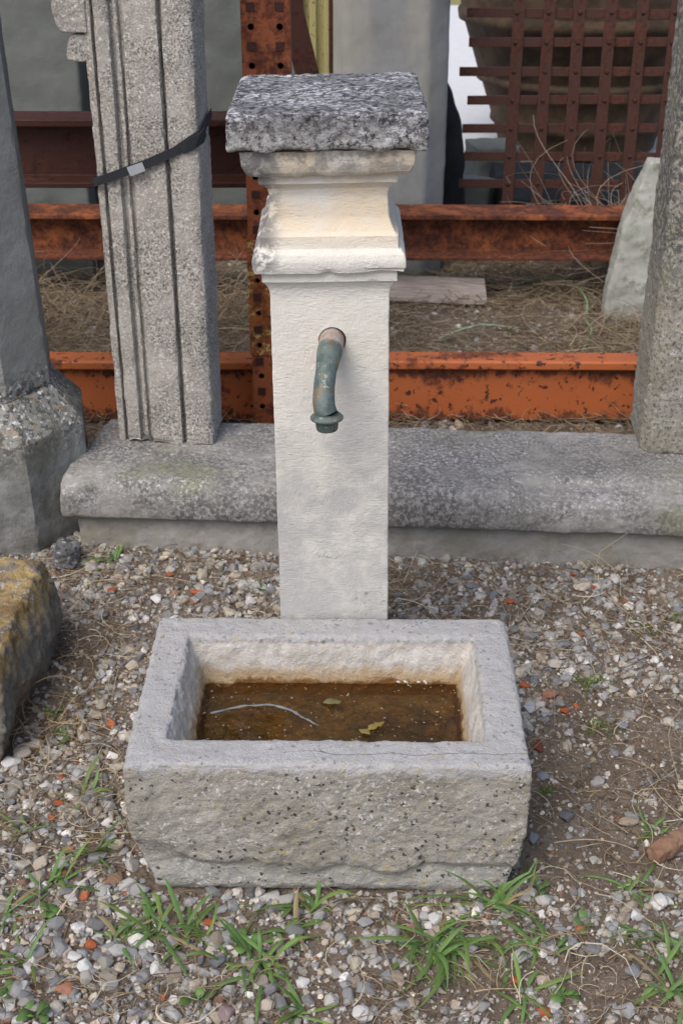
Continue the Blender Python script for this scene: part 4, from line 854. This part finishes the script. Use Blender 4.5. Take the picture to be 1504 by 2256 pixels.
# ------------------------------------------------------------------ picked-out stones and tile chips: (name, x, y, size3, rotz, colour, label)
LOOSE = []
def loose(name, x, y, s3, rz, col, label, cat, hm=0, tilt=0.):
    o = link(name, HM[hm % len(HM)], None, (x, y, float(ground_z(np.array([x]), np.array([y]))[0]) + s3[2] * .62 + .002), (tilt, 0, rz), label=label, cat=cat)
    o.scale = tuple(1.12 * v_ for v_ in s3); o.color = (*col, 1); LOOSE.append(o)
for i_, a_ in enumerate((
    ('pebble', -0.423, 2.557, (0.0192, 0.0160, 0.0096), -0.13, (0.7, 0.69, 0.66), 'smooth bright white pebble on the gravel left of the pillar foot', 'stone', 0),
    ('tile_fragment', -0.337, 2.600, (0.0229, 0.0100, 0.0061), -0.2, (0.42, 0.115, 0.045), 'long orange tile chip between white pebble and pillar', 'tile chip', 1),
    ('tile_fragment', -0.408, 2.675, (0.0094, 0.0096, 0.0060), -0.05, (0.42, 0.115, 0.045), 'small orange tile chip just above the white pebble', 'tile chip', 2),
    ('tile_fragment', -0.536, 2.601, (0.0138, 0.0112, 0.0067), -0.17, (0.42, 0.115, 0.045), 'orange tile chip right of the dark rock', 'tile chip', 3),
    ('cobble', -0.545, 2.492, (0.0189, 0.0205, 0.0105), -0.22, (0.34, 0.34, 0.34), 'round grey stone right of the lichen boulder, below the orange chip', 'stone', 4),
    ('cobble', -0.484, 2.657, (0.0186, 0.0114, 0.0068), -0.05, (0.52, 0.47, 0.39), 'flat cream stone under the left end of the threshold', 'stone', 5),
    ('cobble', -0.518, 2.711, (0.0177, 0.0155, 0.0090), 0.21, (0.25, 0.265, 0.29), 'blue-grey stone beside the green sprout at the threshold', 'stone', 6),
    ('cobble', -0.595, 2.030, (0.0230, 0.0125, 0.0075), 0.15, (0.52, 0.47, 0.39), 'long cream stone lying at the foot of the lichen boulder', 'stone', 7),
    ('cobble', -0.617, 2.006, (0.0199, 0.0186, 0.0104), 0.13, (0.52, 0.47, 0.39), 'angular cream stone touching the foot of lichen boulder', 'stone', 8),
    ('cobble', -0.632, 1.973, (0.0216, 0.0174, 0.0104), -0.14, (0.7, 0.69, 0.66), 'white angular stone at the left edge below the lichen boulder', 'stone', 9),
    ('cobble', -0.466, 2.031, (0.0249, 0.0125, 0.0075), 0.02, (0.17, 0.17, 0.175), 'rough dark grey stone left of the trough front corner', 'stone', 10),
    ('cobble', -0.427, 1.962, (0.0168, 0.0132, 0.0079), -0.11, (0.52, 0.47, 0.39), 'cream stone touching the left front corner of the trough', 'stone', 11),
    ('cobble', -0.522, 2.123, (0.0158, 0.0151, 0.0083), -0.16, (0.34, 0.34, 0.34), 'squarish grey stone between boulder and trough', 'stone', 0),
    ('cobble', -0.490, 2.119, (0.0168, 0.0150, 0.0086), -0.2, (0.38, 0.31, 0.24), 'tan stone between boulder and trough, beside the squarish grey one', 'stone', 1),
    ('tile_fragment', -0.519, 1.865, (0.0144, 0.0088, 0.0059), -0.14, (0.42, 0.115, 0.045), 'orange-brown tile chip in gravel left of the trough, the farthest of three', 'tile chip', 2),
    ('tile_fragment', -0.478, 1.740, (0.0138, 0.0112, 0.0067), 0.21, (0.42, 0.2, 0.13), 'brick-red chip left of the trough foot, middle one of three', 'tile chip', 3),
    ('tile_fragment', -0.477, 1.685, (0.0126, 0.0110, 0.0064), 0.16, (0.21, 0.1, 0.06), 'brown tile chip left of the trough foot, nearest of three', 'tile chip', 4),
    ('cobble', -0.578, 1.810, (0.0186, 0.0183, 0.0099), 0.15, (0.17, 0.17, 0.175), 'dark glittering stone at the left edge beside the grass', 'stone', 5),
    ('tile_fragment', -0.401, 1.522, (0.0106, 0.0120, 0.0066), 0.15, (0.42, 0.115, 0.045), 'bright orange tile chip next to a white stone in the left foreground', 'tile chip', 6),
    ('tile_fragment', -0.426, 1.433, (0.0182, 0.0132, 0.0079), -0.15, (0.42, 0.2, 0.13), 'large orange brick fragment in the lower left corner', 'tile chip', 7),
    ('tile_fragment', -0.218, 1.577, (0.0145, 0.0083, 0.0058), -0.1, (0.42, 0.115, 0.045), 'smooth oblong orange tile piece in front of the trough', 'tile chip', 8),
    ('cobble', -0.174, 1.384, (0.0148, 0.0194, 0.0089), 0.06, (0.33, 0.24, 0.23), 'flat mauve stone at the bottom edge left of centre', 'stone', 9),
    ('pebble', -0.422, 1.497, (0.0148, 0.0136, 0.0077), 0.12, (0.7, 0.69, 0.66), 'white stone right below the bright orange chip, lower left', 'stone', 10),
    ('pebble', -0.059, 1.445, (0.0130, 0.0116, 0.0067), 0.18, (0.7, 0.69, 0.66), 'white angular stone at the bottom centre right of the big tuft', 'stone', 11),
    ('pebble', -0.338, 1.380, (0.0074, 0.0113, 0.0064), 0.19, (0.7, 0.69, 0.66), 'small upright white stone at the bottom edge on the left', 'stone', 0),
    ('pebble', -0.058, 1.622, (0.0107, 0.0179, 0.0078), -0.21, (0.7, 0.69, 0.66), 'white stone half hidden by arching grass at the trough foot', 'stone', 1),
    ('cobble', -0.273, 1.531, (0.0142, 0.0164, 0.0081), 0.05, (0.34, 0.34, 0.34), 'large grey stone among the grass in left foreground', 'stone', 2),
    ('cobble', -0.228, 1.441, (0.0107, 0.0141, 0.0070), 0.09, (0.38, 0.31, 0.24), 'beige-grey stone below the middle foreground grass', 'stone', 3),
    ('pebble', 0.530, 1.614, (0.0196, 0.0169, 0.0100), 0.0, (0.7, 0.69, 0.66), 'large white stone at the right edge of the foreground', 'stone', 4),
    ('pebble', 0.154, 1.578, (0.0129, 0.0167, 0.0077), -0.16, (0.7, 0.69, 0.66), 'upright white stone in front of the trough beside the big grass', 'stone', 5),
    ('pebble', 0.033, 1.380, (0.0178, 0.0169, 0.0094), -0.01, (0.7, 0.69, 0.66), 'large white stone at the bottom edge near the centre', 'stone', 6),
    ('cobble', 0.455, 1.461, (0.0154, 0.0125, 0.0075), -0.21, (0.25, 0.265, 0.29), 'smooth blue-grey stone in the bare soil at lower right', 'stone', 7),
    ('pebble', 0.369, 1.515, (0.0134, 0.0103, 0.0062), 0.22, (0.7, 0.69, 0.66), 'white stone on bare soil right of the foreground grass', 'stone', 8),
    ('pebble', 0.206, 1.513, (0.0149, 0.0077, 0.0056), 0.18, (0.7, 0.69, 0.66), 'white splinter of stone lying among the foreground grass', 'stone', 9),
    ('tile_fragment', 0.271, 1.446, (0.0107, 0.0100, 0.0061), 0.02, (0.42, 0.115, 0.045), 'orange tile chip at the bottom right of the foreground grass', 'tile chip', 10),
    ('tile_fragment', 0.481, 1.613, (0.0074, 0.0062, 0.0053), -0.1, (0.42, 0.115, 0.045), 'tiny orange chip just left of the large white stone', 'tile chip', 11),
    ('cobble', 0.087, 1.454, (0.0184, 0.0125, 0.0075), 0.2, (0.38, 0.31, 0.24), 'flat beige stone below the foreground grass', 'stone', 0),
    ('cobble', 0.333, 1.521, (0.0118, 0.0146, 0.0071), 0.04, (0.17, 0.17, 0.175), 'dark grey stone right of the foreground grass', 'stone', 1),
    ('cobble', 0.039, 1.571, (0.0169, 0.0123, 0.0073), 0.19, (0.34, 0.34, 0.34), 'grey stone close in front of the trough foot', 'stone', 2),
    ('cobble', 0.021, 1.595, (0.0187, 0.0088, 0.0059), 0.17, (0.52, 0.47, 0.39), 'flat beige stone right at the trough foot', 'stone', 3),
    ('tile_fragment', 0.428, 2.194, (0.0222, 0.0132, 0.0079), 0.0, (0.42, 0.2, 0.13), 'pinkish brick piece on the gravel right of the trough', 'tile chip', 4),
    ('tile_fragment', 0.452, 2.138, (0.0124, 0.0108, 0.0063), -0.04, (0.42, 0.115, 0.045), 'orange chip just below the pinkish brick piece', 'tile chip', 5),
    ('tile_fragment', 0.382, 2.228, (0.0123, 0.0100, 0.0061), 0.05, (0.42, 0.115, 0.045), 'dull orange chip against the trough right side', 'tile chip', 6),
    ('tile_fragment', 0.382, 2.027, (0.0124, 0.0198, 0.0082), -0.03, (0.2, 0.065, 0.035), 'dark red brick chip against the trough right front corner', 'tile chip', 7),
    ('tile_fragment', 0.527, 2.422, (0.0109, 0.0095, 0.0060), -0.17, (0.42, 0.115, 0.045), 'orange chip right of the trough back corner', 'tile chip', 8),
    ('tile_fragment', 0.390, 2.565, (0.0136, 0.0086, 0.0058), -0.1, (0.42, 0.115, 0.045), 'orange chip on the gravel right of the pillar foot', 'tile chip', 9),
    ('tile_fragment', 0.591, 2.619, (0.0086, 0.0088, 0.0059), 0.16, (0.42, 0.115, 0.045), 'orange chip nearest the threshold on the right', 'tile chip', 10),
    ('tile_fragment', 0.651, 2.557, (0.0091, 0.0111, 0.0064), -0.23, (0.36, 0.14, 0.05), 'rusty orange chip in the gravel far right', 'tile chip', 11),
    ('pebble', 0.382, 2.143, (0.0169, 0.0173, 0.0092), -0.23, (0.55, 0.57, 0.6), 'pale blue-white angular stone beside the trough right side', 'stone', 0),
    ('pebble', 0.577, 2.509, (0.0178, 0.0109, 0.0066), 0.06, (0.7, 0.69, 0.66), 'white stone in the gravel between threshold and trough, right side', 'stone', 1),
    ('cobble', 0.485, 2.383, (0.0183, 0.0152, 0.0091), -0.11, (0.25, 0.265, 0.29), 'squarish blue-grey stone right of the trough back corner', 'stone', 2),
    ('cobble', 0.455, 2.306, (0.0210, 0.0160, 0.0096), 0.02, (0.52, 0.47, 0.39), 'knobbly cream stone right of the trough', 'stone', 3),
    ('cobble', 0.471, 2.252, (0.0185, 0.0123, 0.0074), -0.01, (0.34, 0.34, 0.34), 'grey slab-like stone below the knobbly cream one', 'stone', 4),
    ('cobble', 0.408, 1.828, (0.0160, 0.0145, 0.0083), -0.08, (0.17, 0.17, 0.175), 'rounded dark grey stone right of the trough front', 'stone', 5),
    ('cobble', 0.517, 1.812, (0.0203, 0.0125, 0.0075), 0.25, (0.38, 0.31, 0.24), 'beige stone on the dark soil at the right', 'stone', 6),
    ('cobble', 0.651, 2.101, (0.0176, 0.0149, 0.0089), -0.15, (0.52, 0.47, 0.39), 'cream stone at the right edge level with the trough', 'stone', 7),
    ('cobble', 0.555, 2.083, (0.0127, 0.0127, 0.0068), -0.04, (0.25, 0.265, 0.29), 'blue-grey cube of stone right of the trough', 'stone', 8),
    ('cobble', 0.340, 1.770, (0.0104, 0.0171, 0.0076), -0.15, (0.25, 0.265, 0.29), 'dark blue stone at the trough right foot', 'stone', 9),
    ('cobble', 0.417, 2.414, (0.0217, 0.0177, 0.0106), 0.07, (0.27, 0.27, 0.28), 'grey lichen-speckled stone at the trough back right corner', 'stone', 10),
    ('cobble', 0.380, 1.941, (0.0139, 0.0131, 0.0073), -0.11, (0.25, 0.265, 0.29), 'slate-blue stone right of the trough front corner', 'stone', 11),
)): loose(*a_)
V, Fc = box(-.048, .048, -.015, .015, -.004, .024); V, Q = voxel(V, Fc, .003); V = weather(V, Q, [(20, .005, 3), (70, .002, 2)], 180, 1, 1.5)
link('brick_fragment', fastmesh('brick_fragment', V, Q, M['brickbit'], True), None, (.578, 1.742, .002), (0, 0, R(33)), label='long brown broken brick piece on the soil at the right edge', cat='brick')

# ------------------------------------------------------------------ grass tufts
def tuft(name, x, y, n, L, wid, spread, label, col=(.135, .245, .072), droop=.55, group=None, cat='grass', lift=(.15, 1.15)):
    if wid > .002: n = int(n * 1.5) + 1; wid = wid * .84; L = L * 1.06
    base = np.stack([x + spread * .3 * rng.normal(size=n), y + spread * .25 * rng.normal(size=n), np.full(n, 0.)], 1)
    base[:, 2] = ground_z(base[:, 0], base[:, 1]) + .001; z0 = float(base[:, 2].mean())
    az = rng.uniform(0, 6.28, n); Ls = L * rng.uniform(.25, 1.15, n)
    P = arcs(n, 9, base, az, Ls, rng.uniform(*lift, n), droop * rng.uniform(.5, 1.2, n), .25)
    P[..., 2] = np.maximum(P[..., 2], ground_z(P[..., 0].ravel(), P[..., 1].ravel()).reshape(P.shape[:2]) + .003)
    inside = (np.abs(P[..., 0] - TR[0]) < .335) & (P[..., 1] > TR[1] - .232) & (P[..., 1] < TR[1] + .23); P[..., 1] = np.where(inside & (P[..., 1] < TR[1]), TR[1] - .232, P[..., 1])
    t_ = np.linspace(0, 1, 9); wd = wid * (np.sin(np.pi * np.clip(t_ * .82 + .14, 0, 1)) ** .8) * (1 - t_ ** 4) + .0002
    side = np.stack([-np.sin(az), np.cos(az), np.zeros(n)], 1)
    V, Q = blades(P, rng.uniform(.7, 1.2, (n, 1)) * wd[None], side); V -= [x, y, z0]
    c = np.array(col) * (1 + .18 * rng.normal(size=(n, 1))) * np.array([1, 1, 1]) + np.array([.07, .05, 0]) * rng.random((n, 1)) ** 3
    dry = rng.random(n) < .10; c[dry] = np.array([.34, .27, .14])
    return link(name, fastmesh(name, V, Q, M['leaf'], True, np.clip(np.repeat(c, 27, 0), .01, 1)), None, (x, y, z0), label=label, cat=cat, group=group)
tuft('grass_tuft', 0.152, 1.522, 26, 0.15, 0.0052, 0.07, 'largest grass clump in the foreground, in front of the trough right of centre')
tuft('grass_tuft', 0.253, 1.622, 14, 0.17, 0.0046, 0.035, 'tall upright grass clump against the trough right front foot')
tuft('grass_tuft', -0.047, 1.596, 8, 0.16, 0.005, 0.02, 'grass with one long blade arching against the trough front, centre')
tuft('grass_tuft', -0.127, 1.480, 20, 0.13, 0.0045, 0.07, 'spreading grass clump in the foreground left of centre')
tuft('grass_tuft', -0.237, 1.546, 12, 0.12, 0.0048, 0.045, 'leafy grass clump in front of the trough left half')
tuft('grass_tuft', -0.301, 1.556, 6, 0.14, 0.005, 0.02, 'thin grass tuft with blades arching left, in front of the trough left corner')
tuft('grass_tuft', -0.360, 1.551, 10, 0.08, 0.0042, 0.03, 'short grass tuft amid gravel in the left foreground')
tuft('grass_tuft', -0.083, 1.561, 9, 0.09, 0.0045, 0.035, 'small grass tuft below the arching blade in front of the trough')
tuft('grass_tuft', -0.489, 1.664, 9, 0.11, 0.0042, 0.03, 'upright grass tuft beside the brown tile chip at left')
tuft('grass_tuft', -0.427, 1.736, 7, 0.1, 0.0036, 0.02, 'thin grass tuft close to the trough left foot')
tuft('grass_tuft', -0.476, 1.905, 7, 0.1, 0.0042, 0.02, 'small grass tuft left of the trough front corner')
tuft('grass_tuft', -0.568, 1.782, 6, 0.1, 0.0035, 0.03, 'sparse grass at the left edge beside the dark glittering stone')
tuft('grass_tuft', -0.548, 1.586, 6, 0.11, 0.0042, 0.02, 'grass blades at the left edge of the foreground')
tuft('grass_tuft', -0.496, 1.480, 4, 0.1, 0.005, 0.015, 'two or three broad blades near the lower left brick fragment')
tuft('grass_tuft', -0.554, 2.756, 8, 0.1, 0.0035, 0.02, 'bright grass sprout at the left foot of the threshold')
tuft('grass_tuft', -0.192, 2.618, 4, 0.06, 0.0035, 0.012, 'tiny grass sprout left of the pillar foot')
tuft('grass_tuft', 0.307, 1.513, 12, 0.09, 0.0046, 0.04, 'small grass clump right of the largest one')
tuft('grass_tuft', 0.265, 1.430, 9, 0.09, 0.004, 0.04, 'straggly grass near the bottom edge right of centre')
tuft('grass_tuft', 0.487, 1.653, 9, 0.1, 0.0036, 0.03, 'grass tuft left of the large white stone at right')
tuft('grass_tuft', 0.489, 1.546, 9, 0.08, 0.0036, 0.03, 'grass tuft below the large white stone at right')
tuft('grass_tuft', 0.513, 1.426, 16, 0.11, 0.0046, 0.05, 'leafy grass clump in the lower right corner')
tuft('grass_tuft', 0.555, 1.794, 5, 0.07, 0.0042, 0.02, 'small sprout on dark soil near the right edge')
tuft('grass_tuft', 0.533, 1.498, 6, 0.07, 0.0045, 0.02, 'grass sprig at the right edge above the corner clump')
tuft('grass_tuft', -0.063, 1.391, 6, 0.08, 0.0046, 0.02, 'grass blades at the bottom edge in the centre')
tuft('moss_cushion', 0.522, 2.245, 70, 0.035, 0.0012, 0.055, 'fine mossy green cushion on gravel right of the trough', col=(.10, .17, .03))
tuft('moss_cushion', 0.511, 2.083, 55, 0.03, 0.0012, 0.045, 'second fine mossy cushion, nearer the camera, right of trough', col=(.10, .17, .03))
tuft('moss_cushion', 0.678, 2.453, 45, 0.03, 0.0013, 0.06, 'thin mossy green patch near the right edge behind the trough', col=(.10, .17, .03))
tuft('moss_cushion', 0.383, 1.898, 30, 0.022, 0.0012, 0.03, 'little mossy tuft against the trough right side', col=(.10, .17, .03))
tuft('grass_tuft', 0.750, 2.500, 18, 0.05, 0.0014, 0.04, 'wispy green grass at the right edge below the threshold', col=(.10, .17, .03))

def weed(x, y, n, label, L=.024, W_=.0075):
    z0 = float(ground_z(np.array([x]), np.array([y]))[0]); az = np.arange(n) * 2.4 + rng.random() * 6; base = np.zeros((n, 3)); base[:, :2] = .004 * rng.normal(size=(n, 2))
    Ls = L * rng.uniform(.7, 1.5, n); P = arcs(n, 10, base, az, Ls, rng.uniform(.3, .9, n), rng.uniform(.1, .5, n), .15); P[..., 2] += .004
    t_ = np.linspace(0, 1, 10); wd = np.where(t_ < .3, .0007, W_ * np.sin(np.pi * np.clip((t_ - .28) / .72, 0, 1)) ** .7) + .0003
    V, Q = blades(P, rng.uniform(.7, 1.2, (n, 1)) * wd[None], np.stack([-np.sin(az), np.cos(az), 0 * az], 1))
    c = np.array((.125, .225, .060)) * (1 + .2 * rng.normal(size=(n, 1))); link('weed', fastmesh('weed', V, Q, M['leaf'], True, np.clip(np.repeat(c, 30, 0), .01, 1)), None, (x, y, z0), label=label, cat='weed')
weed(-0.512, 1.426, 7, 'round-leaved seedling in the lower left corner')
weed(-0.462, 1.384, 8, 'round-leaved seedling at the bottom edge, on the left')
weed(-0.316, 1.616, 5, 'broad light green leaf pair close to the trough left front corner')
weed(-0.155, 1.532, 6, 'small leafy weed between the two foreground grass clumps at left')
weed(-0.479, 1.596, 6, 'clover-like seedling among gravel at the left')
weed(-0.217, 1.408, 5, 'tiny seedling at the bottom left of centre')
weed(0.332, 1.643, 7, 'low leafy weed right of the tall clump at the trough corner')
weed(0.34, 1.417, 7, 'small leafy weed on the bare soil at lower right')
weed(-0.589, 2.135, 5, 'small bright weed at the foot of the lichen boulder')
weed(0.399, 1.561, 5, 'tiny leafy weed between white stones at right')
weed(-0.547, 2.054, 4, 'tiny round leaf beside the cream stones under the boulder')
# dry tangles behind the beams
def tangle(name, x, y, z, n, L, label, col, lift, droop, rad=.0012, spread=.1, wob=.8, k=12):
    base = np.stack([x + spread * rng.normal(size=n), y + spread * .6 * rng.normal(size=n), np.full(n, z)], 1)
    P = arcs(n, k, base, rng.uniform(0, 6.28, n), L * rng.uniform(.4, 1.2, n), rng.uniform(*lift, n), droop * rng.uniform(.3, 1.2, n), wob)
    P[..., 2] = np.maximum(P[..., 2], .006)
    V, Q = tubes(P, (rad * rng.uniform(.6, 1.4, n))[:, None] * np.linspace(1, .45, k)[None]); V -= [x, y, z]
    c = np.array(col) * (1 + .25 * rng.normal(size=(n, 1))); return link(name, fastmesh(name, V, Q, M['straw'], True, np.clip(np.repeat(c, 3 * k, 0), .01, 1)), None, (x, y, z), label=label, cat='dry grass')
DRY = (.33, .255, .165)
tangle('dry_bush', 1.08, 4.98, .02, 230, .66, 'bare dry tangled stems in front of the lower right of the grate', (.33, .265, .20), (.55, 1.25), .55, .0017, .09, 1.3, 16)
tangle('dry_grass_clump', -1.05, 4.45, .01, 320, .42, 'dry brown grass tangle between the octagonal pillar and carved jamb', DRY, (.1, 1.2), .6, .0014, .20, .9)
tangle('dry_grass_clump', -.42, 4.42, .01, 300, .40, 'dry brown grass tangle right of the carved jamb', DRY, (.1, 1.2), .6, .0014, .13, .9)
tangle('dry_grass_clump', .86, 4.78, .01, 300, .34, 'dry brown grass tangle under the raised rusty beam, right', DRY, (.1, .9), .6, .0013, .15, .9)
tangle('dry_grass_clump', 1.03, 4.28, .01, 180, .30, 'dry brown grass at the foot of the stone wedge', DRY, (.1, 1.0), .6, .0013, .12, .9)
tangle('dry_grass_clump', .30, 4.20, .01, 110, .24, 'low dry grass in front of the wooden board', DRY, (.0, .6), .5, .0013, .16, .9)
tangle('dry_grass_clump', -.68, 3.32, .01, 26, .30, 'few pale dry stems behind the left end of the threshold', (.30, .23, .15), (.4, 1.3), .6, .0014, .05, .6)
tangle('dry_grass_clump', .60, 3.33, .01, 70, .20, 'dry grass in the gap between threshold and bright beam, near the right jamb', DRY, (.0, .9), .5, .0012, .12, .9)
tangle('dry_grass_clump', -.60, 2.10, .006, 40, .20, 'loose yellow dry stems beside the right face of the lichen boulder', (.36, .26, .13), (.0, .9), .5, .0013, .05, .6)
